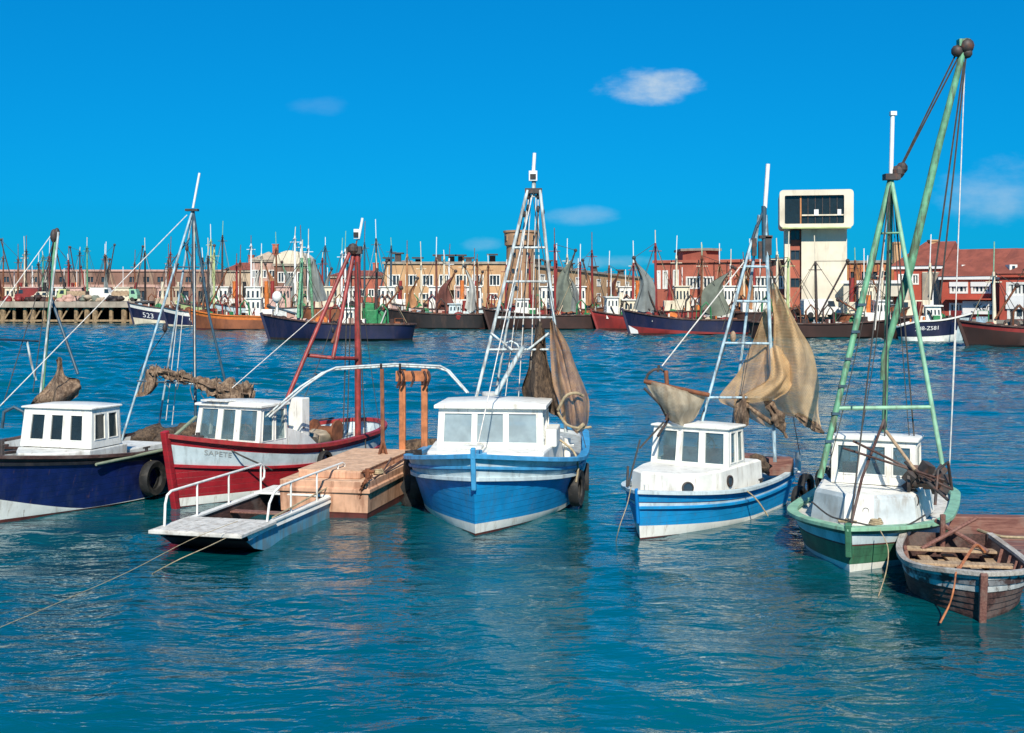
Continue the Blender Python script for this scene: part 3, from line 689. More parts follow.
ol = [(q0.x, q0.y), (q1.x - 2, q1.y), (q1.x, q1.y + 2), (q1.x, q1.y + 6), (q0.x, q0.y + 6)]
mb.prism(ol, zz0, zz1); mb.build('penthouse', 'brick_red', T)
mb = MB(T); mb.prism([(x + (-.3 if x < q0.x + 1 else .3), y + (-.3 if y < q0.y + 1.5 else .3)) for x, y in ol], zz1, zz1 + .3); mb.build('roof_cap', 'concrete', T)
mb = MB(T); mb.box((q0.x + 1.5, q0.y - .05, (zz0 + zz1) / 2 + .15), (1.3, .12, .9), None, 0); mb.box((q0.x + 1.5, q0.y - .1, (zz0 + zz1) / 2 + .15), (.5, .1, .7), None, 1); mb.build('window', ['white', 'glass_far'], T)

# control tower
Y = 146; xa, xb = X(785, Y), X(845, Y); T = bldg('control_tower', 'white concrete control tower with a big dark windowed top room', 'control tower', (xa, Y))
xs = X(801, Y); zh = Z(228, Y); zt = Z(191, Y)
mb = MB(T); mb.panel((xs, Y, QZ), (xb, Y, QZ), (xb, Y, zh), (xs, Y, zh), .3)
mb.poly([(xb, Y + .3, QZ), (xb, Y + 7, QZ), (xb, Y + 7, zh), (xb, Y + .3, zh)]); mb.poly([(xa, Y + 7, QZ), (xa, Y + 7, zh), (xb, Y + 7, zh), (xb, Y + 7, QZ)]); mb.poly([(xa, Y + .9, QZ), (xa, Y + 7, QZ), (xa, Y + 7, zh), (xa, Y + .9, zh)])
mb.build('shaft', 'plaster', T)
mb = MB(T); hh = Z(240, Y), Z(229.5, Y), Z(260, Y), Z(250, Y)
H = zh - QZ; zq = lambda z: (z - QZ) / H
A_ = [(xa, Y + .6, QZ), (xs - .01, Y + .6, QZ), (xs - .01, Y + .6, zh), (xa, Y + .6, zh)]
hl = [(.34, zq(hh[0]), .93, zq(hh[1])), (.34, zq(hh[2]), .93, zq(hh[3])), (.34, zq(5.3), .93, zq(6.4))]
mb.panel(*A_, .3, hl); mb.build('stair_wall', 'brick_red', T)
mb = MB(T); mb.box((xa + .28, Y + .45, (QZ + zh) / 2), (.62, .3, zh - QZ - .02)); mb.build('pilaster', 'plaster', T)
for h in hl: windowpart(T, *(T.inv @ V(*q) for q in A_), h, .3, .08, 'iron', 'glass_far', 1)
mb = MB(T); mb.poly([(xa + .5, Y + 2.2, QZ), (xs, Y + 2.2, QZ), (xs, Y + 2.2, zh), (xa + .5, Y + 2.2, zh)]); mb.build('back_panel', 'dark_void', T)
# top room: rounded frame open to the front, dark glazed room inside
xc0, xc1 = X(779.5, Y), X(850.5, Y); y0_ = Y - 1.4; y1_ = Y + 8
def rr(x0, x1, z0, z1, r, n=5):
    out = []
    for cx_, cz_, s0 in ((x1 - r, z1 - r, 0), (x0 + r, z1 - r, 90), (x0 + r, z0 + r, 180), (x1 - r, z0 + r, 270)):
        for k in range(n + 1): an = math.radians(s0 + 90 * k / n); out.append((cx_ + math.cos(an) * r, cz_ + math.sin(an) * r))
    return out
oo = rr(xc0, xc1, zh, zt, .42); ii = rr(X(784.5, Y), X(841.5, Y), Z(224.5, Y), Z(196.5, Y), .15)
mb = MB(T); L3 = lambda pts, y: [(x, y, z) for x, z in pts]
mb.grid([L3(ii, y0_ + 2.6), L3(ii, y0_), L3(oo, y0_), L3(oo, y1_)], 0, True); mb.poly(L3(oo, y1_)[::-1]); hd = mb.build('top_room', 'plaster', T)
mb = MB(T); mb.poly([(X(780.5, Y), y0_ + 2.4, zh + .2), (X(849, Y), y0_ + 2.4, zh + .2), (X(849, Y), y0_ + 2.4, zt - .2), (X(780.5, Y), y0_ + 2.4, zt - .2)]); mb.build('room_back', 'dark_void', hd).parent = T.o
mb = MB(T); mb.box(((X(784.5, Y) + X(841.5, Y)) / 2, y0_ + .45, (Z(224.5, Y) + Z(196.5, Y)) / 2), (X(841.5, Y) - X(784.5, Y), .05, Z(196.5, Y) - Z(224.5, Y))); mb.build('glazing', 'glass_dark', T)
for px in (800, 807, 814, 821, 828, 835):
    mb = MB(T); mb.bar((X(px, Y), y0_ + .4, Z(224.5, Y)), (X(px, Y), y0_ + .4, Z(196.5, Y)), .16 if px == 800 else .07, .12, up=(0, 1, 0)); mb.build('mullion', 'panel_wood' if px == 800 else 'iron', T)
mb = MB(T); mb.bar((X(801, Y), y0_ + .25, Z(216, Y)), (X(841.5, Y), y0_ + .25, Z(216, Y)), .12, .16); mb.build('hand_rail', 'cream', T)
mb = MB(T); mb.box((X(792.5, Y), y0_ + .9, Z(208, Y)), (1.0, .2, .9)); mb.build('blind', 'panel_wood', T)
for px, w_ in ((815, .5), (837, .42)): mb = MB(T); mb.box((X(px, Y), y0_ + .2, Z(213.5, Y)), (w_, .12, .7)); mb.build('notice_board', 'sign_white', T)
mb = MB(T); mb.bar((xc0 + .3, y0_ + .3, zh - .08), (xc1 - .3, y0_ + .3, zh - .08), 1.2, .14); mb.build('soffit', 'lime_paint', T)
T.o.rotation_euler = (0, 0, math.radians(-11))
# white low hall + wooden panelled building right of the tower
a, b_ = (X(843.5, 143), 143), (X(908, 139), 139)
T = bldg('white_hall', 'low white quayside hall with a dark open front right of the control tower', 'hall', a)
W = math.hypot(b_[0] - a[0], b_[1] - a[1])
shop(T, a, b_, QZ, Z(283.5, 141), 8, 'plaster', [(1.2, QZ + .05, 3.2, 4.2, -1), (3.7, QZ + .05, 6.6, 4.3, -1)], cornice='sign_white')
a, b_ = (X(844, 168), 168), (X(912, 164), 164)
T = bldg('panelled_building', 'orange brown panelled building between the control tower and the red roofed house', 'building', a)
shop(T, a, b_, QZ, Z(263, 166), 10, 'panel_wood', [(.5 + k * 1.5, 6.2, 1.5 + k * 1.5, 7.6, 0) for k in range(6)], fr='panel_wood', cornice='concrete')
mb = MB(T)
for k in range(13): p = V(*a).lerp(V(*b_), k / 12); mb.box((p.x, p.y - .12, (QZ + 8.4) / 2), (.14, .2, 8.4 - QZ))
mb.build('pilaster', 'brick_red', T)
# red roofed houses
a, b_ = (X(894, 141), 141), (X(941, 138), 138)
T = bldg('red_roofed_house', 'steep hipped red roofed house with grey side wall and tall chimneys', 'house', a, 'red roofed quayside houses')
shop(T, a, b_, QZ, Z(269, 140), 9, 'brick_bright', [(.5, 3.4, 1.4, 5.0), (.5, 5.6, 1.4, 6.8), (2.0, 5.6, 2.8, 6.8)], cornice='sign_white')
rf, d, n = gable(T, a, b_, 9, Z(269, 140) + .36, Z(242, 144), 2.2, 0)
mb = MB(T); p = V(*b_, 0) - d * 2.0 - n * .12; mb.bar(p + V(0, 0, (QZ + 7) / 2 + .0), p + d * 1.9 + V(0, 0, (QZ + 7) / 2), .12, 7 - QZ); mb.build('side_wall', 'concrete', T)
for px, z_ in ((902, Z(243, 141)), (938.5, Z(240, 139))):
    mb = MB(T); mb.box((X(px, 141), 143, z_ - 1.2), (.75, .9, 2.6)); mb.box((X(px, 141), 143, z_ + .08), (.95, 1.1, .2)); mb.build('chimney', 'brick_tan', T)
a, b_ = (X(941.5, 136), 136), (X(1000, 132), 132)
T = bldg('red_roofed_house', 'red brick shop with a long tiled roof and white sign above the quay', 'house', a, 'red roofed quayside houses')
W = math.hypot(b_[0] - a[0], b_[1] - a[1]); S_ = W / 58.5
o, d, n = shop(T, a, b_, QZ, Z(279.5, 134), 9, 'brick_bright', [(8.5 * S_, Z(293.5, 134), 27 * S_, Z(282, 134), 3), (30 * S_, Z(293.5, 134), 50 * S_, Z(282, 134), 4), (8 * S_, QZ + .1, 22 * S_, Z(303, 134), 2)], cornice='sign_white', fw=.22)
for x0_, x1_ in ((8.5, 27), (30, 50)):
    p = V(*a, 0) + d * x0_ * S_ - n * .1; mb = MB(T); mb.bar(p + V(0, 0, Z(284.2, 134)), p + d * (x1_ - x0_) * S_ + V(0, 0, Z(284.2, 134)), .12, .48); mb.build('blind', 'sign_white', T)
gable(T, a, (X(1001, 132), 132), 9, Z(279.5, 134) + .36, Z(249, 138), 0, 0)
p = V(*a, 0) + d * 22.5 * S_ - n * .22 + V(0, 0, Z(307.5, 134)); mb = MB(T); mb.bar(p, p + d * 29 * S_, .2, Z(303, 134) - Z(316, 134), 0); sg = mb.build('sign_board', 'sign_white', T)
p2 = p + d * 1.0 - n * .13 + V(0, 0, -.25)
lettering(sg, '*Kerim', .98, lambda u, v: T.inv @ (p2 + d * u * .98 + V(0, 0, v)), 'black', .25)
mb = MB(T); mb.bar(V(*a, 0) - n * .5 + d * 5 * S_ + V(0, 0, Z(299, 134)), V(*a, 0) - n * .5 + d * 52 * S_ + V(0, 0, Z(299, 134)), 1.2, .14); mb.build('awning', 'brick_bright', T)
for px, py in ((965, 268),):
    mb = MB(T); c = V(X(px, 136), 136.6, Z(py, 136)); mb.box(c, (.7, 1.2, .7), None, 0); mb.box(c + V(0, -.05, 0), (.4, 1.2, .42), None, 1); mb.build('dormer_window', ['white', 'glass_far'], T)
a, b_ = (X(999.5, 130), 130), (X(1075, 125), 125)
T = bldg('red_roofed_house', 'bright red brick house with white barred windows at the right edge of the row', 'house', a, 'red roofed quayside houses')
W = math.hypot(b_[0] - a[0], b_[1] - a[1]); S_ = W / 75
o, d, n = shop(T, a, b_, QZ, Z(277, 128), 9, 'brick_bright', [(7 * S_, Z(296, 128), 30 * S_, Z(282, 128), 5), (36 * S_, Z(296, 128), 60 * S_, Z(282, 128), 5), (8 * S_, QZ + .1, 32 * S_, Z(303, 128), 2)], cornice='brick_bright', fw=.26)
p = V(*a, 0) + d * 7 * S_ - n * .12; mb = MB(T); mb.bar(p + V(0, 0, 3.75), p + d * 26 * S_ + V(0, 0, 3.75), .14, 1.4); mb.build('shutter', 'sign_white', T)
gable(T, a, b_, 9, Z(277, 128) + .36, Z(248, 132), 0, 0)
for px, py in ((1012, 268),):
    mb = MB(T); c = V(X(px, 130), 130.2, Z(py, 130)); mb.box(c, (.8, 1.2, .7), None, 0); mb.box(c + V(0, -.05, 0), (.3, 1.2, .45), None, 1); mb.build('dormer_window', ['white', 'glass_far'], T)

# ------------------------------------------------------------------ wooden jetty, far left
T = Thing('jetty', 'old timber jetty on thick piles at the far left shore', 'jetty', (X(40, 190), 190, 0))
zt = Z(301.5, 190)
mb = MB(T); mb.box(((X(-80, 190) + X(136, 190)) / 2, 195.5, zt - .18), (X(136, 190) - X(-80, 190), 12, .34)); mb.build('deck', 'concrete', T)
mb = MB(T); mb.box(((X(-80, 190) + X(136, 190)) / 2, 189.45, zt - .45), (X(136, 190) - X(-80, 190), .3, .9)); mb.build('edge_beam', 'concrete', T)
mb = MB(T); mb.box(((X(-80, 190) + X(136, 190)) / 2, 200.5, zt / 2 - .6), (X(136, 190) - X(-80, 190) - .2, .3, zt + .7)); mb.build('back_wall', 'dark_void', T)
px = -72
while px < 136:
    mb = MB(T); x = X(px, 190); w_ = R.choice((.42, .55, .75))
    mb.tube([(x, 190.1, -1.5), (x, 190.1, zt - .9)], w_ / 1.7, 8); mb.build('pile', 'pile_wood', T, smooth=40)
    if R.random() < .5: mb = MB(T); mb.bar((x - .2, 190, -.2), (x + 1.3, 190, zt - 1), .22, .22, up=(0, 1, 0)); mb.build('brace', 'pile_wood', T)
    px += R.choice((8, 11, 13, 16))
mb = MB(T); mb.bar((X(-80, 190), 189.9, .35), (X(136, 190), 189.9, .35), .3, .3); mb.build('waling', 'pile_wood', T)

# ------------------------------------------------------------------ vehicles parked on the quays
def vehicle(label, x, y, z, L, h, bodymt, cab, group='vehicles parked on the far quay', rz=0, cat='van', name='parked_van'):
    T = Thing(name, label, cat, (x, y, z), rz, group); W = 1.8
    prof = {'van': [(0, .35), (0, h * .92), (.12, h), (L * .74, h), (L * .86, h * .62), (L, h * .5), (L, .35)],
            'truck': [(L * .68, .4), (L * .68, h), (L * .93, h), (L, h * .55), (L, .4)],
            'car': [(0, .3), (0, h * .55), (L * .12, h * .62), (L * .28, h), (L * .66, h), (L * .8, h * .62), (L, h * .52), (L, .3)]}[cab]
    mb = MB(); n = len(prof)
    l = [mb.pt((px - L / 2, -W / 2, pz)) for px, pz in prof]; r = [mb.pt((px - L / 2, W / 2, pz)) for px, pz in prof]
    for i in range(n): mb.face((l[i], l[(i + 1) % n], r[(i + 1) % n], r[i]))
    mb.face(l[::-1]); mb.face(r); mb.build('body', bodymt, T, bev=.05)
    if cab == 'truck':
        mb = MB(); mb.box((-L * .17, 0, .95), (L * .64, W + .1, .2)); mb.box((-L * .17, -W / 2, 1.3), (L * .64, .06, .55)); mb.box((-L * .17, W / 2, 1.3), (L * .64, .06, .55)); mb.box((-L / 2 + .03, 0, 1.3), (.06, W, .55)); mb.build('flatbed', 'wood_pale', T)
    wx = {'van': ((.62, .84),), 'truck': ((.74, .92),), 'car': ((.2, .44), (.48, .74))}[cab]
    for a_, b2 in wx:
        for sd in (-1, 1):
            mb = MB(); mb.poly([(L * a_ - L / 2 + .06, sd * (W / 2 + .012), h * .6), (L * b2 - L / 2 - .02, sd * (W / 2 + .012), h * .6), (L * (b2 - .05) - L / 2, sd * (W / 2 + .012), h * .9), (L * (a_ + (.04 if cab == 'car' else 0)) - L / 2 + .06, sd * (W / 2 + .012), h * .9)]); mb.build('window', 'glass_far', T)
    for wx_ in (.18, .8):
        for sd in (-1, 1):
            mb = MB(); mb.lathe((L * wx_ - L / 2, sd * (W / 2 - .1), .33), (0, 1, 0), [(0, -.12), (.22, -.12), (.33, -.1), (.33, .1), (.22, .12), (0, .12)], 12); mb.build('wheel', 'rubber', T)
    return T
zq_ = Z(301.5, 190)
vehicle('small dark red van on the wooden jetty', X(27, 193), 193.5, zq_, 3.6, 2.0, 'far_red', 'van', rz=math.pi)
vehicle('cream car parked on the wooden jetty beside the dark red van', X(44, 193), 193, zq_, 3.4, 1.5, 'cream', 'car', cat='car', name='parked_car')
vehicle('pale green flatbed truck on the wooden jetty', X(72, 193), 193.5, zq_, 4.4, 1.9, 'lime_paint', 'truck', rz=math.pi, cat='truck', name='parked_truck')
vehicle('white delivery van parked on the wooden jetty', X(103, 193), 193, zq_, 3.6, 2.1, 'white', 'van')
vehicle('mint green truck at the right end of the wooden jetty', X(126, 193), 193, zq_, 4.0, 1.9, 'mint', 'truck', cat='truck', name='parked_truck')
for px_, c_, mt_ in ((14, 'dull red', 'far_red'), (36, 'dark brown', 'far_brown'), (57, 'rust coloured', 'far_rust'), (64, 'pale pinkish', 'house_pink'), (88, 'grey green', 'net_green'), (94, 'cream', 'house_cream'), (115, 'black', 'far_black')):
    mb = MB()
    for k in range(8): mb.ball((X(px_, 190.6) + R.uniform(-1.2, 1.2), 190.6 + R.uniform(-.4, .4), zq_ + R.uniform(.1, .7)), R.uniform(.35, .6), 8, None, (1.2, 1, .8), .5)
    solo(mb, 'net_heap', [mt_], c_ + ' net heap on the front edge of the wooden jetty', 'fishing net', 'net heaps on the jetty', smooth=60)
vehicle('white van on the quay under the control tower', X(822, 139), 139.5, QZ, 4.2, 2.1, 'white', 'van')
vehicle('pale cream van beside the steep red roofed house', X(912, 134), 134.5, QZ, 4.0, 2.0, 'cream', 'van', rz=math.pi)
vehicle('white car parked in front of the red brick building', X(700, 157), 157.5, QZ, 4.0, 1.45, 'white', 'car', cat='car', name='parked_car')
# ================================================================== moored boats
def on_hull(T, H, px, z, side=-1, out=.16):       # spot on a boat's side, and the outward direction there
    best = min((abs(512 + F * w.x / w.y - px) + 8 * t, t) for t in [i / 200 for i in range(8, 194)] for w in [T.W(H.S(t, z, side))])[1]
    a, b = T.W(H.S(best - .01, z, side)), T.W(H.S(best + .01, z, side)); d = (b - a).normalized(); n = V(d.y, -d.x, 0) * (1 if side < 0 else -1)
    return T.W(H.S(best, z, side)) + n * out, n
def hang_tyre(T, H, px, py, label, r, side=-1, out=.13):
    c, n = on_hull(T, H, px, .5, side, out); z = CZ - (py - HZ) * c.y / F; c, n = on_hull(T, H, px, max(z, .1), side, out); c.z = z
    top, _ = on_hull(T, H, px, .8, side, .02); return tyre(c, n, label, r, rope=V(top.x, top.y, max(top.z, c.z + r + .1)))
def boat(label, x, y, phi, name='fishing_boat', cat='fishing boat', group='small fishing boats moored in a row'):
    return Thing(name, label, cat, (x, y, 0), math.radians(90 - phi), group)
def tubes(T, name, mt, segs, r=.04, parent=None, seg=8):
    out = []
    for s_ in segs:
        mb = MB(T); mb.tube(list(s_), r, seg); out.append(mb.build(name, mt, parent or T, smooth=50))
    return out
def stays(T, parent, mt, segs, r=.011, sag=0, name='stay'):
    for a, b in segs:
        mb = MB(T); mb.line(a, b, r, sag); mb.build(name, mt, parent)
def ladder_bar(T, parent, mt, a, b, c, d, fr, r=.03):      # crossbars between two legs a-b and c-d at given fractions
    for f in fr:
        mb = MB(T); mb.tube([Vector(a).lerp(Vector(b), f), Vector(c).lerp(Vector(d), f)], r, 7); mb.build('crossbar', mt, parent, smooth=50)
def block(T, parent, c, r=.09, mt='iron'):
    mb = MB(T); mb.ball(c, r, 10, None, (.6, .8, 1.2)); mb.build('pulley_block', mt, parent, smooth=60)
def frac_at(a, b, py):            # fraction along a-b at which it shows at pixel row py
    pya = HZ + (CZ - a.z) * F / a.y; pyb = HZ + (CZ - b.z) * F / b.y; return (py - pya) / (pyb - pya)
def cleat(T, c, rot=0):
    mb = MB(); q = Quaternion((0, 0, 1), rot); mb.box(Vector(c) + V(0, 0, .05), (.05, .05, .1), q); mb.tube([Vector(c) + q @ V(-.13, 0, .1), Vector(c) + q @ V(.13, 0, .1)], .022, 6); mb.build('cleat', 'iron', T)
def bitts(T, c, h=.35, mt='iron', r=.05):
    mb = MB(); c = Vector(c); mb.tube([c, c + V(0, 0, h)], r, 8); mb.tube([c + V(0, -.16, h * .7), c + V(0, .16, h * .7)], r * .6, 6); mb.build('mooring_bitt', mt, T, smooth=40)
def ropes_on_deck(T, c, r=.22, mt='rope', n=3):
    mb = MB(); pts = []
    for i in range(n * 14): a = i * 2 * math.pi / 14; k = r * (1 - .12 * (i / 14)); pts.append(Vector(c) + V(math.cos(a) * k, math.sin(a) * k * .9, .02 + i * .0022))
    mb.tube(pts, .018, 5); mb.build('rope_coil', mt, T)

# ------------------------------------------------------------------ 1 dark blue boat, left
T = boat('dark navy fishing boat with white boot stripe and small white cabin at the left', -11.2, 26.6, 18)
H = Hull(8.6, 2.8, 1.5, 1.08, 1.12, tm=.46, sf=.82, rake=.5)
H.shell(T, [(-.5, 0), (.02, 0, .05, .5), (.04, 0, .60, .26), (-.10, 1), (0, 1)], [0, 1, 2, 3], ['antifoul', 'white', 'navy', 'black'])
H.rail(T, 'gunwale', 'wood_dark', .13, .07, .02); H.rail(T, 'rubbing_strake', 'black', .05, .07, frac=.9, out=.02); H.stem(T, 'navy', .12, .14)
H.deck(T, .28, 'deck_grey', 'white_old')
wheelhouse(T, 2.25, 3.4, .98, 1.38, 2.26, .1, .92, [(.12, .18, .33, .86), (.41, .18, .60, .86), (.69, .18, .88, .86)], [(.10, .2, .46, .88), (.56, .2, .88, .88)], mt='white', roofmt='white', gl='glass_dark', over=.05, fw=.022, roofh=.05, camber=.03)
mb = MB(); mb.prism([(1.35, -.3), (1.7, -.62), (2.2, -.99), (3.6, -1.0), (3.6, 1.0), (2.2, .99), (1.7, .62), (1.35, .3)], .85, 1.36); mb.build('coach_roof', 'white_old', T, bev=.03)
mb = MB(); mb.prism([(4.2, -.6), (5.8, -.6), (5.8, .6), (4.2, .6)], .8, 1.12); mb.build('fish_hatch', 'white_old', T, bev=.03)
mb = MB(T); mb.tube([P(96, 464.5, 28.2), P(205, 441, 31.5)], [.035, .05], 8); mb.build('spar', 'wood_green', T, smooth=50)
mb = MB(T); mb.tube([P(94, 463, 28.6), P(168, 449, 31)], .04, 8); mb.build('spar', 'wood_pale', T, smooth=50)
bitts(T, (.5, 0, 1.4)); cleat(T, (4, -1.25, 1.12)); ropes_on_deck(T, (6.6, .2, .86))
mb = MB(); 
for k in range(9): mb.ball((6.2 + R.random() * 1.4, -.7 + R.random() * 1.3, 1.0 + R.random() * .2), .28 + R.random() * .15, 10, None, (1.2, 1, .7), .5)
mb.v = [T.W(p) for p in mb.v]; solo(mb, 'net_heap', ['net_solid'], 'heap of dark brown net on the stern of the navy boat', 'fishing net', 'fishing nets drying on the boats', smooth=60)
NT, NH = T, H
# tall slim mast at its stern (blue-grey lattice of three legs)
Y = 34.0; apex = P(193, 209, Y); fl = P(118, 452, Y - .8); fr_ = P(238, 388, Y + .2); fm = P(158, 430, Y + .6)
mast = tubes(T, 'mast', 'mast_dark', [(P(196, 455, Y), P(193, 209, Y))], .04)[0]
tubes(T, 'mast_leg', 'mast_blue', [(fl, apex)], .032, mast); tubes(T, 'mast_leg', 'mast_dark', [(P(243, 455, Y + .2), P(209, 315, Y), apex)], .034, mast); tubes(T, 'mast_leg', 'mast_blue', [(fm, apex)], .028, mast)
tubes(T, 'crossbar', 'mast_dark', [(P(165, 267, Y), P(199, 267, Y)), (P(168, 267, Y), P(190, 238, Y)), (P(183, 240, Y), P(196, 266, Y))], .018, mast)
tubes(T, 'crossbar', 'mast_blue', [(P(137, 381, Y - .3), P(196, 384, Y - .2))], .022, mast)
tubes(T, 'topmast', 'lamp_white', [(P(193, 208, Y), P(199.5, 173, Y))], .033, mast)
mb = MB(T); mb.box(P(192, 210, Y), (.34, .2, .06)); mb.build('masthead_plate', 'iron', mast)
stays(T, mast, 'rope_white', [(P(187, 215, Y), P(-6, 412, 28.6))], .011); stays(T, mast, 'rope_white', [(P(178, 310, Y), P(166, 420, Y)), (P(183, 312, Y), P(172, 425, Y)), (P(194, 212, Y), P(195, 400, Y - .4))], .012)
stays(T, mast, 'rope_dark', [(P(168, 328, Y), P(138, 372, Y)), (apex, P(190, 330, Y))], .012)
block(T, mast, P(165, 328, Y), .11); block(T, mast, P(187, 248, Y), .08)
# rolled net on its spar
Y = 33.2; pts = [P(150, 369, Y), P(164, 373, Y), P(182, 376, Y), P(202, 383, Y), P(218, 388, Y), P(236, 391, Y), P(252, 394, Y)]
mb = MB(); rp = resample(pts, 90); mb.tube(rp, [.085 + .045 * abs(math.sin(i * .25)) + .09 * min(1, max(0, (i - 45) / 12)) for i in range(91)], 16, 0, jit=1.3)
for k in range(7):                     # loose cords wound round the roll
    q = [rp[min(90, 6 + k * 12 + i)] + V(0, math.cos(i * .8 + k) * .19, math.sin(i * .8 + k) * .19) * (1 + .5 * (k > 3)) for i in range(12)]; mb.tube(q, .012, 5)
for k in range(8): p0 = rp[8 + k * 10]; mb.tube([p0 + V(0, -.12, -.05), p0 + V(R.uniform(-.1, .1), -.15, -.25), p0 + V(R.uniform(-.2, .2), -.15, -R.uniform(.35, .7))], .010, 5)
drape(mb, [[P(147, 369, Y), P(152, 371, Y), P(156, 374, Y)], [P(141, 385, Y), P(152, 385, Y - .1), P(158, 384, Y)], [P(135, 397, Y), P(144, 396, Y), P(150, 394, Y)]], 10, 12, .06, 9, 3, 0)
drape(mb, [[P(208, 380, Y), P(230, 386, Y - .1), P(256, 391, Y)], [P(212, 395, Y), P(232, 398, Y - .2), P(254, 398, Y)], [P(222, 402, Y), P(236, 405, Y), P(249, 404, Y)]], 16, 10, .10, 9, 4, 0)
solo(mb, 'rolled_net', ['net_pale'], 'brown net rolled along a thin spar behind the red boat', 'fishing net', 'fishing nets drying on the boats', smooth=70)
mb = MB(T); mb.tube([P(137, 381, Y), P(258, 384, Y)], .022, 6); mb.tube([P(143, 392, Y), P(146, 368, Y), P(152, 365, Y), P(158, 368, Y)], .02, 6); mb.build('net_spar', 'mast_dark', mast)
hang_tyre(NT, NH, 148, 478, 'big black tyre on the side of the dark navy boat', .42)

# ------------------------------------------------------------------ neighbour hidden behind the navy cabin: hull, green mast and boom
T = boat('dark boat with a pale green mast, mostly hidden behind the navy boat cabin', -13.6, 30.2, 14)
H = Hull(5.4, 2.2, 1.3, .9, 1.0, rake=.4); H.shell(T, [(-.5, 0), (.15, 0), (0, .82), (0, 1)], [0, 1, 2], ['antifoul', 'black', 'white_old']); H.rail(T, 'gunwale', 'wood_dark', .12, .07, .02); H.deck(T, .3, 'deck_grey', 'white_old'); H.stem(T, 'black')
Y = 33.0; ap = P(56, 233, Y); mast = tubes(T, 'mast', 'mint_mast', [(P(37, 455, Y), ap)], .045)[0]
tubes(T, 'mast_leg', 'mast_grey', [(P(40, 398, Y - .6), P(58.5, 232, Y - .1))], .03, mast); tubes(T, 'mast_leg', 'mast_dark', [(P(51, 298, Y), P(78, 374, Y - .5))], .04, mast)
stays(T, mast, 'rope_white', [(P(52, 234, Y), P(-8, 318, 31))], .012); stays(T, mast, 'rope_dark', [(P(54, 236, Y), P(47, 300, Y)), (ap, P(3, 405, 31.5)), (P(53, 240, Y), P(33, 392, 32))], .012)
block(T, mast, P(54, 236, Y), .16); block(T, mast, P(57, 233, Y), .12)
tubes(T, 'gallows', 'mast_dark', [(P(2, 428, 31.5), P(4, 412, 31.5), P(14, 407, 31.5), P(24, 412, 31.5), P(26, 430, 31.5))], .045)
tubes(T, 'boom', 'mast_dark', [(P(-6, 339, 31), P(38, 341, 32.6))], .03, mast); tubes(T, 'crossbar', 'mast_grey', [(P(27, 341, 32.2), P(31, 362, 32.2), P(36, 380, 32.4))], .03, mast)
Y = 31.2; mb = MB()
drape(mb, [[P(56, 360, Y), P(59, 357, Y), P(62, 361, Y)], [P(52, 378, Y), P(59, 376, Y - .2), P(66, 376, Y)], [P(38, 396, Y - .1), P(58, 398, Y - .4), P(80, 380, Y)], [P(30, 405, Y), P(56, 407, Y - .3), P(78, 396, Y)]], 24, 20, .14, 10, 11, 0)
mb.tube([P(34, 404, Y), P(50, 399, Y - .2), P(66, 392, Y - .2), P(79, 385, Y)], [.07, .16, .2, .12], 10, 0, jit=.8)
solo(mb, 'drying_net', ['net_pale'], 'tan net hanging in a peaked bundle above the navy boat cabin', 'fishing net', 'fishing nets drying on the boats', smooth=70)

# ------------------------------------------------------------------ 2 red boat
T = boat('red fishing boat with a white band, white wheelhouse and a red tripod mast', -7.7, 28.7, 25)
H = Hull(8.0, 2.9, 1.66, 1.04, 1.22, tm=.45, p=2.1, sf=.84, rake=.35, srnd=.2, tl=.58)
H.shell(T, [(-.5, 0), (.02, 0), (.16, 0, .06), (-.06, .62), (-.02, .63), (-.10, .96), (0, 1)], [0, 1, 2, 3, 4, 5], ['antifoul', 'white', 'red', 'antifoul', 'pale_blue', 'red'])
H.rail(T, 'gunwale', 'red_rail', .16, .10, .03); H.rail(T, 'rubbing_strake', 'red', .06, .07, frac=.60, out=.025); H.stem(T, 'red', .15, .16, .14)
H.deck(T, .32, 'deck_grey', 'pale_blue')
mb = MB(); ts_ = [.03, .08, .14, .2, .25]; 
a_ = [mb.pt(H.S(t, H.sheer(t) - .01, 1, .04)) for t in ts_]; b_ = [mb.pt(H.S(t, H.sheer(t) - .01, -1, .04)) for t in ts_]
for i in range(4): mb.face((a_[i], a_[i + 1], b_[i + 1], b_[i]))
mb.build('foredeck', 'deck_white', T)
H.letters(T, 'SAPETE', .17, .62, 1.19, -1, 'deck_grey', 1)
wh = wheelhouse(T, 1.75, 3.0, .99, .95, 2.16, .20, .93, [(.06, .34, .33, .95), (.40, .34, .61, .95), (.68, .34, .95, .95)], [(.09, .32, .47, .94), (.55, .32, .91, .94)], [(.08, .35, .46, .94), (.54, .35, .92, .94)], gl='glass', over=.07, fw=.012, th=.04)
mb = MB(); mb.box((1.95, .35, 2.30), (.34, .8, .03)); mb.box((1.95, .05, 2.27), (.05, .05, .05)); mb.box((1.95, .65, 2.27), (.05, .05, .05)); mb.build('name_board', 'white', wh)
mb = MB(); rows = []
for x, z, w_ in ((3.0, 1.62, .95), (3.5, 1.50, .93), (4.1, 1.30, .86), (4.7, 1.02, .7)):
    rows.append([V(x, -w_ - .08, .7), V(x, -w_, z - .05), V(x, -w_ + .2, z), V(x, w_ - .2, z), V(x, w_, z - .05), V(x, w_ + .08, .7)])
mb.grid(rows); mb.poly(rows[0]); mb.poly(rows[-1][::-1]); mb.build('coach_roof', 'white', T, smooth=50)
p_ = T.inv @ P(299, 432, 32); mb = MB(); mb.box((p_.x, p_.y, 1.75), (.36, .42, 1.0)); mb.build('funnel_casing', 'white', T, bev=.03)
mb = MB(); mb.ball((p_.x - .1, p_.y - .215, 1.5), .03, 8); mb.build('fuel_cap', 'iron', T)
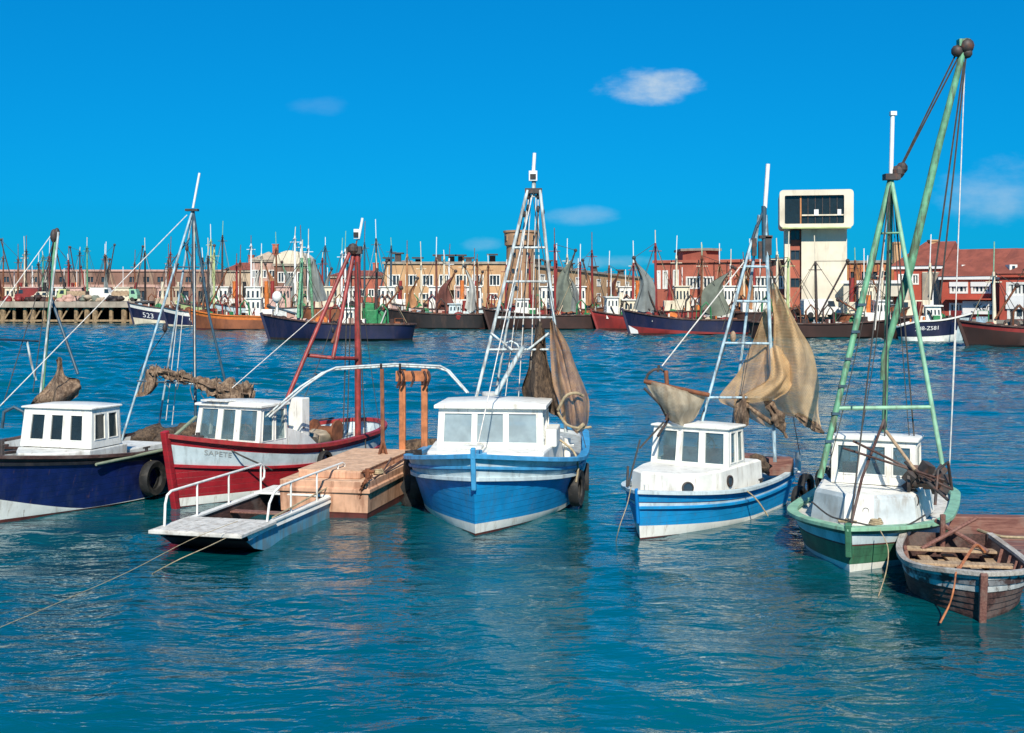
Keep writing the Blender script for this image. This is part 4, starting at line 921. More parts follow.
Y = 33.6; top = P(357.5, 250, Y); foot = P(358, 452, Y)
mast = tubes(T, 'mast', 'red_mast', [(foot, top)], .085, seg=12)[0]
lf = P(283, 408, 31.6); lt = P(350.5, 251, Y - .1)
tubes(T, 'mast_leg', 'red_mast', [(lf, lt), (P(333, 358, Y - 1.2), P(354, 251, Y))], .055, mast, 10)
tubes(T, 'crossbar', 'red_mast', [(P(304, 355, 32.4), P(333, 358, 32.4), P(357, 358.5, Y - .1))], .05, mast)
tubes(T, 'crossbar', 'rust', [(P(332, 343, 32.7), P(342, 318, 33))], .04, mast)
mb = MB(T); mb.bar(P(347, 251, Y), P(362, 250, Y), .3, .2); mb.ball(P(353, 249, Y - .1), .16, 10); mb.build('masthead_plate', 'iron', mast)
tubes(T, 'topmast', 'rust', [(P(355, 250, Y), P(357, 240, Y))], .02, mast)
mb = MB(T); mb.box(P(357, 234, Y), (.16, .16, .26)); mb.tube([P(358.5, 240, Y), P(362.5, 218, Y)], .035, 8); mb.build('masthead_lamp', 'lamp_white', mast)
mb = MB(T); mb.box(P(356, 234.5, Y - .1), (.13, .06, .12)); mb.build('lamp_lens', 'black', mast)
stays(T, mast, 'rope_dark', [(P(348, 262, Y), P(343, 440, Y - .5)), (P(352, 262, Y), P(347, 440, Y - .5)), (P(357, 262, Y - .2), P(366, 455, Y - .2))], .016)
stays(T, mast, 'rope_white', [(P(333, 300, Y), P(232, 388, 30.6))], .010)
stays(T, mast, 'rope_dark', [(P(358, 255, Y), P(380, 428, Y + .5)), (P(352, 255, Y), P(302, 402, 32))], .009, .3)
for px, py in ((338, 322), (344, 300), (346, 285), (333, 330)): block(T, mast, P(px, py, Y - .15), .07)
mb = MB(); mb.box((5.9, .2, .92), (.75, .9, .34)); mb.lathe((5.9, -.55, 1.18), (0, 1, 0), [(0, 0), (.3, 0), (.3, .06), (.13, .1), (.13, .7), (.3, .74), (.3, .8), (0, .8)], 16); mb.build('winch', 'rust', T, smooth=30)
mb = MB()
for k in range(8): mb.ball((5.1 + R.random() * .8, -.3 + R.random() * .8, 1.0 + R.random() * .15), .2 + R.random() * .12, 10, None, (1.2, 1, .7), .5)
mb.v = [T.W(p) for p in mb.v]; solo(mb, 'net_heap', ['canvas'], 'heap of pale canvas and net on the aft deck of the red boat', 'fishing net', 'fishing nets drying on the boats', smooth=60)
tubes(T, 'tiller_post', 'red_mast', [((6.6, -.3, .85), (6.6, -.3, 1.4))], .05); mb = MB(); mb.box((6.9, -.6, 1.0), (.3, .22, .34)); mb.build('locker', 'white', T, bev=.02)
bitts(T, (.75, 0, 1.35), .3); ropes_on_deck(T, (1.2, -.35, 1.33), .2, 'rope')
tubes(T, 'hand_rail', 'rope_dark', [[T.W(H.S(t, H.sheer(t) + .12, 1)) for t in (.6, .7, .8, .9, .95)]], .022)
tubes(T, 'bow_spar', 'wood_green', [(P(172, 438, 28.8), P(196, 417, 29.8))], .04)
mb = MB(T); mb.tube(resample([P(226, 447, 29.4), P(240, 455, 29.2), P(262, 465, 29.4), P(272, 470, 29.6)], 10), .02, 6); mb.build('hanging_rope', 'rope_dark', T)
stays(T, T, 'rope', [(P(303, 447, 31.2), P(298, 472, 31.0)), (P(305, 447, 31.2), P(301, 470, 31.1))], .012, name='lashing')
hang_tyre(T, H, 321, 461, 'small black tyre on the side of the red boat beside the barge', .27)
# grey pipe arch from the wheelhouse across to the blue boat
T2 = Thing('pipe_arch', 'long bent grey pipe arch propped over the barge and leaning on the red boat wheelhouse', 'pipe arch', P(266, 418, 30.4))
for dy, mt_ in ((0, 'mast_grey'), (.17, 'grey_white')):
    k = dy * 24
    tubes(T2, 'pipe', mt_, [(P(265 + k, 417, 30.3), P(300 + k, 387, 30.6), P(322 + k, 373 - k * .3, 30.8), P(332 + k, 369.5 - k * .5, 30.9), P(395, 366 - k * .5, 31.2), P(438 + k * .6, 368 - k * .5, 31.4), P(447 + k * .6, 371, 31.4), P(467 + k * .4, 393, 31.2))], .026)
tubes(T2, 'cross_tie', 'iron', [(P(316, 379, 30.8), P(316.5, 374, 30.75)), (P(381, 364, 31), P(381, 371, 31.1)), (P(400, 364, 31), P(400, 371, 31.1))], .03)

# ------------------------------------------------------------------ 3 tan barge
T = Thing('work_barge', 'tan painted flat work barge with planked hatch between the red and blue boats', 'barge', (-3.13, 27.2, 0), math.radians(90 - 12))
# local x runs aft along its right side from the near corner, y to the picture left
Lb, Wb = 5.0, 2.05
mb = MB(); pr = [(-.05, -.4), (.02, 0), (.06, .55), (0, .82)]
ol = lambda o: [(-o, -o), (Lb, -o * .5), (Lb, Wb + o * .5), (-o, Wb + o)]
lev = [(-.5, -.06, 0), (.10, -.03, 0), (.14, -.02, 1), (.56, 0, 1), (.57, .05, 1), (.66, .05, 1), (.67, 0, 1), (.82, 0, 1)]
g = [[mb.pt((x, y, z)) for x, y in ol(o)] for z, o, c in lev]
for i in range(len(lev) - 1):
    for k in range(4): mb.face((g[i][k], g[i][(k + 1) % 4], g[i + 1][(k + 1) % 4], g[i + 1][k]), lev[i][2])
mb.face(g[-1], 2); mb.build('hull', ['antifoul', 'tan_paint', 'tan_top'], T, bev=.02)
mb = MB(); mb.prism([(.35, .3), (4.3, .3), (4.3, 1.75), (.35, 1.75)], .82, .98); mb.build('hatch_coaming', 'tan_paint', T, bev=.02)
for k in range(4): mb = MB(); mb.box((.85 + k * .95, 1.025, .985), (.94, 1.49, .03)); mb.build('hatch_board', 'tan_top', T, bev=.008)
for px in (402.5, 424.5):
    mb = MB(T); bx = P(px, 453, 31.4); mb.bar(P(px, 456, 31.4), P(px, 369, 31.4), .16, .16, up=(0, 1, 0)); mb.build('post', 'orange_post', T, bev=.01)
mb = MB(T); a_, b_ = P(396, 376, 31.3), P(429, 376, 31.3); mb.bar(a_ + V(0, -.07, 0), b_ + V(0, -.07, 0), .1, .26); mb.build('cross_plate', 'orange_post', T, bev=.01)
mb = MB(T)
for px in (398, 402, 412, 424, 428): mb.tube(resample([P(px, 371, 31.15), P(px + 2, 377, 31.1), P(px - 1, 384 + R.random() * 5, 31.15)], 6), .03, 6)
mb.build('lashing', 'wood_dark', T)
mb = MB(T); mb.bar(P(383, 457, 30.6), P(382, 369, 30.9), .09, .09, up=(0, 1, 0)); mb.bar(P(378, 459, 30.4), P(383, 440, 30.6), .05, .05); mb.bar(P(388, 460, 30.4), P(383, 440, 30.6), .05, .05); mb.build('post', 'rust', T)
bitts(T, (.5, .18, .82), .22, 'rust', .06); ropes_on_deck(T, (1.1, .12, .83), .13)
# rusty chain over the near side
mb = MB(T); cp = [P(366, 481, 27.05), P(362, 488, 27.15), P(359.5, 500, 27.3), P(358.5, 512, 27.35), P(358.5, 524, 27.35)]
cp = resample([P(372, 476, 27.5)] + cp, 26)
for i in range(len(cp) - 1):
    c = cp[i].lerp(cp[i + 1], .5); d = (cp[i + 1] - cp[i]).normalized(); sd = d.cross(V(0, 1, 0) if i % 2 else V(1, .2, 0)).normalized()
    ring = [c + d * math.cos(a) * .055 + sd * math.sin(a) * .035 for a in [k * math.pi / 4 for k in range(8)]]
    mb.tube(ring, .014, 5, closed=True)
solo_c = MB(); solo_c.v = [T.W(p) for p in mb.v]; solo_c.f = mb.f; solo_c.mi = mb.mi
solo(solo_c, 'mooring_chain', ['rust'], 'rusty chain hanging over the near side of the tan barge', 'chain', smooth=50)
mb = MB(T); mb.line(P(385, 472, 28.4), P(409, 456, 30.4), .03); mb.line(P(391, 458, 29.5), P(374, 478, 27.6), .02, .08); mb.build('deck_rope', 'wood_dark', T)
mb = MB(T); mb.ball(P(407, 449, 31.7), .17, 12); mb.v = [T.W(p) for p in mb.v]; solo(mb, 'net_float', ['lime_paint'], 'yellow green net float beside the orange posts on the barge', 'float', smooth=60)
mb = MB()
for k in range(9): mb.ball(P(412 + R.random() * 24, 447 + R.random() * 7, 31.6 + R.random() * .6), .2 + R.random() * .14, 10, None, (1.3, 1, .7), .6)
solo(mb, 'net_heap', ['net_solid'], 'heap of dark brown net behind the orange posts of the barge', 'fishing net', 'fishing nets drying on the boats', smooth=60)

# ------------------------------------------------------------------ 4 skiff with railings
T = Thing('work_skiff', 'open blue and white square skiff with white pipe railings before the red boat', 'skiff', (-6.72, 24.0, 0), math.radians(90 - 14.6))
Ls, Ws = 4.95, 1.78
mb = MB(); sec = [(0, .26, .38), (.35, .06, .40), (1.0, -.12, .42), (3.6, -.12, .44), (4.6, -.06, .46), (Ls, .0, .47)]   # x, bottom, side top
def ring(x, zb, zt): return [V(x, -Ws - .0, zt), V(x, -Ws - .04, zt - .1), V(x, -Ws - .0, zt - .12), V(x, -Ws + .02, zb), V(x, -.02, zb), V(x, 0, zt - .12), V(x, .04, zt - .1), V(x, 0, zt)]
gi = [[mb.pt(p) for p in ring(*s_)] for s_ in sec]
for i in range(len(sec) - 1):
    for k in range(7): mb.face((gi[i][k], gi[i][k + 1], gi[i + 1][k + 1], gi[i + 1][k]), 0 if k in (0, 1, 5, 6) else 1 if k in (2, 4) else 2)
mb.face(gi[0][2:6], 2); mb.face(gi[-1][::-1], 1)
gin = [[V(s_[0], -Ws + .07, s_[2]), V(s_[0], -Ws + .12, s_[1] + .05), V(s_[0], -.12, s_[1] + .05), V(s_[0], -.07, s_[2])] for s_ in sec]
mb.grid(gin, 3); mb.build('hull', ['white', 'skiff_blue', 'black', 'wood_dark'], T)
mb = MB()
for y0 in (-Ws + .035, -.035): mb.sweep([(s_[0], y0, s_[2] + .012) for s_ in sec], .14, .05)
mb.build('gunwale', 'white', T, bev=.01)
mb = MB(); mb.box((.38, -Ws / 2, .42), (1.5, Ws + .16, .07)); mb.build('foredeck', 'deck_white', T, bev=.012)
for k in range(5): mb = MB(); mb.box((.38, -Ws * (k + .5) / 5 + 0, .459), (1.42, Ws / 5 - .02, .012)); mb.build('deck_board', 'deck_white', T)
mb = MB(); mb.box((4.42, -Ws / 2, .49), (1.0, Ws + .02, .05)); mb.build('stern_bench', 'white', T, bev=.01)
mb = MB(); mb.box((2.7, -Ws / 2, .30), (.25, Ws - .2, .04)); mb.build('thwart', 'wood_red', T, bev=.01)
mb = MB(); mb.box((1.24, -Ws / 2, .2), (.06, Ws - .3, .38)); mb.build('bulkhead', 'wood_red', T)
for yy_ in (-Ws + .04, -.04):
    hx = [.02 if yy_ > -1 else 1.25, 4.25 if yy_ > -1 else 4.9]; zt = 1.10
    mb = MB(); x0, x1 = hx
    base0, base1 = V(x0, yy_, .45), V(x1, yy_, .46)
    mb.tube([base0, V(x0 + .03, yy_, zt - .22), V(x0 + .10, yy_, zt - .06), V(x0 + .25, yy_, zt), V(x1 - .1, yy_, zt), V(x1 + .04, yy_, zt - .05), V(x1 + .1, yy_, zt - .18), V(x1 + .08, yy_, zt - .32), V(x1 - .02, yy_, zt - .36)] if yy_ > -1 else [V(x0 - .3, yy_, .46), V(x0 - .2, yy_, .8), V(x0 + .0, yy_, zt - .12), V(x0 + .3, yy_, zt - .03), V(x1 - .1, yy_, zt), V(x1 + .02, yy_, zt - .04), V(x1 + .06, yy_, zt - .2), V(x1, yy_, .46)], .026, 8)
    o = mb.build('railing', 'white', T, smooth=50)
    for f in ((.3, .62, .98) if yy_ > -1 else (.22, .58, .9)):
        mb = MB(); x = x0 + (x1 - x0) * f; mb.tube([(x, yy_, .44), (x, yy_, zt)], .022, 8); mb.build('railing_post', 'white', o, smooth=50)
mb = MB(); mb.tube(resample([(1.2, -Ws + .04, .5), (2.0, -Ws + .02, .56), (3.2, -Ws + .05, .62), (4.5, -Ws + .06, .7)], 12), .018, 6); mb.build('hand_line', 'rope', T)
def rope_thing(pts, label, mt='rope', r=.011, n=16):
    mb = MB(); mb.tube(resample(pts, n), r, 6); return solo(mb, 'mooring_rope', [mt], label, 'rope', 'mooring ropes', smooth=50)
rope_thing([P(238, 521, 23.3), P(190, 540, 22.5), P(130, 571, 21), P(60, 602, 19), P(-30, 640, 17)], 'long pale rope from the skiff deck down to the lower left', 'rope', .006)
rope_thing([P(226, 538, 22.7), P(205, 548, 22.0), P(178, 560, 21.6), P(150, 575, 21.9)], 'short pale rope from the skiff front corner into the water', 'rope', .009)

# ------------------------------------------------------------------ 5 big blue boat, centre
T = boat('bright blue fishing boat seen bow on with a tall white lattice mast', -.75, 25.5, 6)
H = Hull(10, 4.0, 1.62, 1.0, 1.15, tm=.40, p=2.5, sf=.86, rake=.28, wb=.52, wm=.9)
H.shell(T, [(-.5, 0), (.03, 0), (.06, 0, .17), (-.06, .74), (-.05, .75), (-.04, .86), (-.03, .87), (0, 1)], [0, 1, 2, 3, 4, 5, 6], ['antifoul', 'white', 'hull_blue', 'white', 'pale_blue', 'blue_trim', 'pale_blue'])
H.rail(T, 'gunwale', 'blue_trim', .2, .09, .03); H.rail(T, 'rubbing_strake', 'pale_blue', .09, .08, frac=.72, out=.035); H.rail(T, 'upper_strake', 'blue_trim', .06, .06, frac=.87, out=.02); H.stem(T, 'blue_trim', .10, .12, .2, .95)
H.deck(T, .12, 'deck_grey', 'white_old')
mb = MB(); mb.prism([(1.35, -.9), (1.6, -1.28), (4.7, -1.50), (4.7, 1.50), (1.6, 1.28), (1.35, .9)], .95, 1.5); mb.build('coach_roof', 'white', T, bev=.05)
wh = wheelhouse(T, 2.45, 4.3, 1.20, 1.48, 2.34, .08, 1.17, [(.05, .10, .335, .90), (.365, .10, .635, .90), (.665, .10, .95, .90)], [(.08, .2, .45, .86), (.55, .2, .92, .86)], [(.1, .3, .45, .9), (.55, .3, .9, .9)], gl='glass_pale', over=.09, fw=.028, roofh=.09)
mb = MB(); mb.box((2.15, .35, 1.53), (.5, .45, .06)); mb.build('fore_hatch', 'white_old', T, bev=.02)
mb = MB(); mb.box((3.4, -1.34, 1.66), (1.2, .26, .4)); mb.build('side_locker', 'white', T, bev=.03)
Y = 30.2
def L5(px, py, dy=0): return P(px, py, Y + dy)
l0, l1 = L5(473, 410, -.4), L5(527.5, 190, -.1); r0, r1 = L5(566, 432, -.4), L5(540, 190, -.1); k0, k1 = L5(492, 415, 1.0), L5(530.5, 190, .2); q0, q1 = L5(540, 415, 1.0), L5(537, 190, .2)
mast = tubes(T, 'mast', 'mast_grey', [(L5(533.5, 197), L5(534, 180))], .05)[0]
tubes(T, 'mast_leg', 'mast_grey', [(l0, l1), (r0, r1)], .040, mast, 10)
tubes(T, 'mast_leg', 'mast_grey', [(k0, k1)], .03, mast, 8)
for py in (350, 318, 282, 248):
    fa, fb, fk = frac_at(l0, l1, py), frac_at(r0, r1, py), frac_at(k0, k1, py)
    tubes(T, 'crossbar', 'mast_grey', [(l0.lerp(l1, fa), r0.lerp(r1, fb))], .027, mast)
    tubes(T, 'crossbar', 'mast_grey', [(l0.lerp(l1, fa), k0.lerp(k1, fk))], .02, mast)
for (x0, y0, x1, y1) in ((491, 333, 512, 350), (549, 333, 529, 349)): tubes(T, 'brace', 'mast_grey', [(L5(x0, y0, -.35), L5(x1, y1, -.38))], .028, mast)
tubes(T, 'brace', 'mast_grey', [(L5(503, 350, -.3), L5(506, 343, -.3), L5(511, 341, -.3), L5(517, 344, -.3), L5(520, 350, -.3))], .022, mast)
tubes(T, 'boom', 'mast_grey', [(L5(496, 394, -1.0), L5(523, 347, -1.2))], .055, mast)
mb = MB(T); mb.bar(L5(525, 191), L5(542, 191), .26, .12); mb.build('masthead_plate', 'iron', mast)
tubes(T, 'topmast', 'iron', [(L5(533, 191), L5(533, 180))], .03, mast); tubes(T, 'topmast', 'lamp_white', [(L5(533, 179), L5(534.5, 153))], .045, mast)
mb = MB(T); mb.box(L5(533, 176), (.2, .2, .24)); mb.build('masthead_lamp', 'lamp_white', mast); mb = MB(T); mb.box(L5(533, 176.5, -.1), (.14, .05, .12)); mb.build('lamp_lens', 'black', mast)
stays(T, mast, 'rope_white', [(L5(529, 195), L5(505, 400)), (L5(531, 195), L5(518, 405)), (L5(536, 195), L5(530, 410)), (L5(538, 196), L5(541, 405)), (L5(533, 192), L5(478, 444, -5))], .013)
stays(T, mast, 'rope_dark', [(L5(532, 192), L5(586, 448, -1.2)), (L5(541, 200), L5(498, 402, -.5))], .009, .35)
stays(T, mast, 'rope_dark', [(L5(527, 195), L5(499, 330)), (L5(541, 195), L5(552, 330)), (L5(528, 207), L5(523, 345)), (L5(538, 207), L5(535, 350))], .013)
for px, py in ((528, 196), (538, 196), (528, 208), (538, 209), (543, 212), (524, 214)): block(T, mast, L5(px, py), .075)
mb = MB(); mb.lathe((4.9, .3, 1.62), (0, 0, 1), [(.16, 0), (.16, .8), (.2, .82), (.2, .9), (0, .9)], 14); mb.build('exhaust_funnel', 'white_old', T, smooth=30)
bitts(T, (.6, 0, 1.36), .3, 'blue_trim', .07); ropes_on_deck(T, (1.1, .3, 1.3), .24); cleat(T, (2.2, -1.55, 1.1)); cleat(T, (2.2, 1.55, 1.1)); bitts(T, (4.6, -1.6, .95), .5, 'white', .08)
mb = MB(T); mb.tube(resample([L5(560, 440, -1.6), L5(574, 452, -1.8), L5(578, 468, -2.0), L5(576, 482, -2)], 10), .025, 6); mb.build('hanging_rope', 'rope', T)
# its net
Y = 29.6; mb = MB()
drape(mb, [[P(550, 322, Y), P(552, 320, Y), P(555, 324, Y)], [P(550, 350, Y), P(560, 348, Y - .2), P(568, 346, Y)], [P(553, 382, Y), P(566, 380, Y - .35), P(580, 374, Y)], [P(558, 402, Y), P(572, 404, Y - .4), P(588, 398, Y)], [P(563, 418, Y), P(575, 424, Y - .3), P(589, 420, Y)], [P(574, 431, Y), P(579, 433, Y), P(586, 429, Y)]], 34, 34, .16, 14, 21, 0)
solo(mb, 'hanging_net', ['net_red'], 'brown net hanging from the right leg of the big blue boat mast', 'fishing net', 'fishing nets drying on the boats', smooth=70)
mb = MB()
drape(mb, [[P(538, 320, Y + .5), P(541, 322, Y + .4), P(544, 330, Y + .5)], [P(530, 355, Y + .5), P(540, 360, Y + .2), P(548, 362, Y + .4)], [P(527, 374, Y + .5), P(540, 380, Y + .1), P(553, 382, Y + .4)], [P(522, 392, Y + .6), P(540, 398, Y), P(558, 400, Y + .3)], [P(528, 404, Y + .6), P(544, 410, Y + .1), P(562, 420, Y + .3)]], 30, 26, .22, 11, 31, 0)
solo(mb, 'net_bundle', ['net_solid'], 'dark bundled net gathered behind the mast of the big blue boat', 'fishing net', 'fishing nets drying on the boats', smooth=70)
mb = MB(); mb.tube(resample([P(558, 410, Y - .5), P(566, 396, Y - .6), P(576, 393, Y - .6), P(583, 396, Y - .4)], 14), .035, 7); mb.tube(resample([P(558, 412, Y - .5), P(566, 424, Y - .5), P(578, 428, Y - .5), P(591, 427, Y - .3)], 12), .03, 7); mb.tube([P(577, 430, Y - .45), P(584, 424, Y - .5)], .05, 7)
solo(mb, 'net_rope', ['rope'], 'yellow rope looped round the net of the big blue boat', 'rope', smooth=50)
hang_tyre(T, H, 571, 488, 'left one of two black tyres on the right side of the big blue boat', .42)
hang_tyre(T, H, 581, 481, 'right one of two black tyres on the right side of the big blue boat', .42)
tyre(P(413, 478, 29.2), (-.97, -.25, 0), 'large dark tyre squeezed between the tan barge and the big blue boat', .55, rope=P(417, 452, 29.4))
mb = MB()
for k in range(14): mb.ball(P(410 + R.random() * 7, 462 + R.random() * 40, 29.0 + R.random() * .4), .15 + R.random() * .12, 8, None, (1, 1, 1.4), .6)
solo(mb, 'rope_fender', ['rubber'], 'shaggy dark rope fender hanging between the tan barge and the big blue boat', 'fender', smooth=60)

# ------------------------------------------------------------------ 6 blue and white boat
T = boat('blue and white fishing boat with portholes, square cabin and pale blue tripod mast', 2.58, 25.2, 32)
H = Hull(6.8, 2.6, .92, .69, .86, tm=.42, p=2.3, sf=.84, rake=.12, wb=.55, srnd=.16)
H.shell(T, [(-.5, 0), (.0, 0), (.05, 0, .20), (-.05, .70), (-.04, .71), (-.03, .82), (-.02, .83), (0, 1)], [0, 1, 2, 3, 4, 3, 2], ['antifoul', 'white', 'hull_blue', 'navy', 'pale_blue'])
H.rail(T, 'gunwale', 'pale_blue', .13, .07, .025); H.rail(T, 'rubbing_strake', 'hull_blue', .06, .06, frac=.68, out=.02); H.stem(T, 'hull_blue_deep', .06, .08, .1, .3); H.deck(T, .2, 'deck_grey', 'white_old')
mb = MB(); rows = []
for z, k in ((.55, 0), (1.16, .03), (1.2, .09)): rows.append([V(x + (k if x < 2 else -k), y * (1 - k), z) for x, y in ((.85, -.42), (1.15, -.78), (1.9, -.98), (4.1, -1.05), (4.1, 1.05), (1.9, .98), (1.15, .78), (.85, .42))])
mb.grid(rows, None, True); mb.poly(rows[-1]); mb.build('coach_roof', 'white', T)
def porthole(T, c, n, r=.085):
    mb = MB(); mb.lathe(c, n, [(r * 1.25, -.01), (r * 1.25, .03), (r, .035), (r, .01)], 18, 0); mb.lathe(c, n, [(r * 1.02, .012), (0, .013)], 18, 1); mb.build('porthole', ['iron', 'glass_far'], T)
porthole(T, V(1.0, -.60, .93), (-.77, -.64, .05), .1); porthole(T, V(2.3, -.985, .93), (-.1, -1, .05), .1)
wheelhouse(T, 2.4, 3.35, .92, 1.17, 1.99, .10, .88, [(.07, .08, .335, .92), (.39, .08, .63, .92), (.69, .08, .95, .92)], [(.12, .1, .46, .92), (.56, .1, .9, .92)], [(.1, .1, .46, .92), (.56, .1, .9, .92)], [(.3, .1, .7, .9)], gl='glass', over=.05, fw=.022, roofh=.05, camber=.025)
Y = 28.6
def L6(px, py, dy=0): return P(px, py, Y + dy)
ap = L6(767.5, 240); r0 = L6(775, 462, -.2); m0 = L6(729, 455, .6); l0 = L6(700, 428, -.6)
mast = tubes(T, 'mast', 'mast_blue', [(r0, L6(765.5, 215))], .042, seg=10)[0]
la, ma = L6(752, 240), L6(759, 215)
tubes(T, 'mast_leg', 'mast_blue', [(l0, la), (m0, ma)], .034, mast, 8)
for py in (398, 344, 302, 267):
    fa, fb = frac_at(l0, la, py), frac_at(r0, L6(765.5, 215), py); tubes(T, 'crossbar', 'mast_blue', [(l0.lerp(la, fa), r0.lerp(L6(765.5, 215), fb))], .028, mast)
tubes(T, 'topmast', 'mast_dark', [(L6(764.5, 262), L6(764, 206))], .06, mast); tubes(T, 'topmast', 'lamp_white', [(L6(765, 208), L6(768, 164))], .05, mast)
mb = MB(T); mb.box(L6(768, 246), (.14, .14, .42)); mb.box(L6(754, 247), (.1, .12, .4)); mb.box(L6(760, 250), (.07, .1, .4)); mb.box(L6(765.5, 237), (.3, .14, .07)); mb.build('masthead_lamp', 'iron', mast)
tubes(T, 'brace', 'mast_dark', [(L6(757, 227), L6(763, 212)), (L6(745, 262), L6(757, 225))], .035, mast)
stays(T, mast, 'rope_white', [(L6(744, 262), P(662, 366, 27.2)), (L6(766, 215), L6(773, 440))], .013); stays(T, mast, 'rope_dark', [(L6(765, 215), L6(800, 455, .6)), (L6(765, 240), L6(735, 425, -.3)), (L6(752, 240), L6(700, 420, -.6))], .009, .3)
stays(T, mast, 'rope_dark', [(L6(757, 225), L6(722, 330)), (L6(767, 215), L6(774, 330))], .011)
block(T, mast, L6(733, 337, -.2), .12, 'wood_pale'); block(T, mast, L6(755, 245), .08)
mb = MB(); mb.box((4.6, -.35, 1.0), (.5, .55, .42)); mb.build('wooden_box', 'wood_red', T, bev=.02)
mb = MB(T); mb.box(P(779, 466, 29.2) , (.6, .4, .4)); mb.v = [T.W(p) for p in mb.v]; solo(mb, 'fish_crate', ['wood_red'], 'brown wooden crate at the stern of the blue and white boat', 'crate', bev=.02)
mb = MB(); 
for k in range(7): mb.ball(P(752 + R.random() * 14, 461 + R.random() * 8, 28.5 + R.random() * .4), .13 + R.random() * .1, 8, None, (1.2, 1, .8), .5)
solo(mb, 'net_heap', ['net_solid'], 'small dark net heap behind the cabin of the blue and white boat', 'fishing net', 'fishing nets drying on the boats', smooth=60)
tubes(T, 'stern_post', 'white', [(P(798, 472, 29.6), P(798, 452, 29.6))], .07); tubes(T, 'bollard', 'white', [(T.W((.5, .1, .7)), T.W((.5, .1, 1.0)))], .05); cleat(T, (3.6, -1.2, .72)); ropes_on_deck(T, (5.6, -.1, .52))
tubes(T, 'hand_rail', 'iron', [(P(627, 487, 25.3), P(628, 466, 25.4))], .025)
mb = MB(T); mb.tube(resample([P(735, 489, 26.6), P(745, 490, 26.5), P(757, 500, 26.5), P(768, 516, 26.6)], 10), .016, 6); mb.build('hanging_rope', 'rope', T)
rope_thing([P(631, 487, 25.2), P(627, 505, 25.0), P(620, 525, 24.8), P(616, 541, 25)], 'pale rope hanging from the bow of the blue and white boat into the water', 'rope', .009)
# lantern shaped dip net on curved frame, left
Y = 27.6; mb = MB()
drape(mb, [[P(645, 382, Y), P(660, 383, Y - .25), P(680, 389, Y - .2), P(706, 397, Y)], [P(653, 396, Y), P(668, 400, Y - .4), P(685, 404, Y - .35), P(703, 405, Y)], [P(662, 410, Y), P(672, 414, Y - .4), P(684, 417, Y - .3), P(698, 413, Y)], [P(670, 421, Y), P(676, 424, Y - .2), P(684, 425, Y - .2), P(694, 421, Y)]], 26, 18, .10, 8, 41, 0)
drape(mb, [[P(645, 382, Y), P(662, 384, Y + .5), P(684, 390, Y + .5), P(706, 397, Y)], [P(655, 400, Y), P(668, 404, Y + .4), P(685, 408, Y + .4), P(700, 410, Y)], [P(670, 421, Y), P(676, 423, Y + .1), P(684, 424, Y + .1), P(694, 421, Y)]], 20, 14, .08, 8, 43, 0)
T7 = Thing('dip_net', 'grey dip net slung from a curved rusty frame beside the square white cabin', 'fishing net', P(672, 424, Y), 0, 'fishing nets drying on the boats')
m2 = MB(T7); m2.v = [T7.inv @ p for p in mb.v]; m2.f = mb.f; m2.mi = mb.mi; m2.build('netting', 'net_grey', T7, smooth=70)
tubes(T7, 'frame', 'rust', [(P(644, 381, Y), P(675, 388, Y - .15), P(709, 395, Y)), (P(666, 371, Y), P(667, 385, Y - .1), P(665, 402, Y - .1), P(670, 418, Y))], .05)
tubes(T7, 'frame', 'iron', [[P(645, 382, Y), P(648, 374, Y), P(654, 369.5, Y), P(661, 369, Y), P(666, 373, Y), P(667, 384, Y)], (P(644, 388, Y), P(660, 404, Y), P(668, 420, Y), P(658, 436, Y - .5)), (P(672, 402, Y - .3), P(666, 420, Y - .2)), (P(658, 372, Y), P(659, 365, Y))], .03)
mb = MB(T7); mb.line(P(640, 440, 27.3), P(628, 486, 25.6), .02); mb.line(P(664, 422, 27.4), P(640, 448, 27.2), .022); mb.build('sling', 'rope_dark', T7)
# big net on its mast
Y = 28.9; mb = MB()
drape(mb, [[P(764, 312, Y), P(767, 308, Y), P(770, 315, Y)], [P(752, 345, Y), P(762, 348, Y - .2), P(772, 352, Y)], [P(738, 372, Y), P(754, 380, Y - .3), P(774, 386, Y)], [P(718, 399, Y), P(746, 404, Y - .3), P(775, 412, Y)], [P(742, 408, Y), P(760, 424, Y - .2), P(775, 428, Y)]], 30, 30, .15, 7, 51, 0)
solo(mb, 'hanging_net', ['net_brown'], 'brown net draped left of the pale blue mast above the square cabin', 'fishing net', 'fishing nets drying on the boats', smooth=70)
mb = MB()
drape(mb, [[P(769, 288, Y - .3), P(774, 284, Y - .4), P(780, 292, Y - .3)], [P(772, 325, Y - .3), P(786, 320, Y - .7), P(799, 326, Y - .4)], [P(772, 360, Y - .2), P(795, 354, Y - .9), P(815, 356, Y - .4)], [P(772, 392, Y - .2), P(797, 392, Y - .8), P(821, 388, Y - .4)], [P(778, 412, Y - .1), P(800, 412, Y - .6), P(820, 410, Y - .4)], [P(795, 416, Y - .2), P(810, 422, Y - .5), P(823, 430, Y - .4)]], 36, 36, .2, 8, 61, 0)
drape(mb, [[P(770, 350, Y - .7), P(776, 345, Y - .8), P(782, 350, Y - .8)], [P(768, 378, Y - .7), P(782, 374, Y - 1.0), P(793, 370, Y - .8)], [P(742, 396, Y - .5), P(768, 392, Y - .9), P(790, 388, Y - .8)], [P(740, 402, Y - .5), P(758, 402, Y - .8), P(776, 400, Y - .7)]], 26, 22, .12, 9, 71, 0)
solo(mb, 'hanging_net', ['net_tan'], 'large tan net billowing right of the pale blue mast', 'fishing net', 'fishing nets drying on the boats', smooth=70)
mb = MB(); 
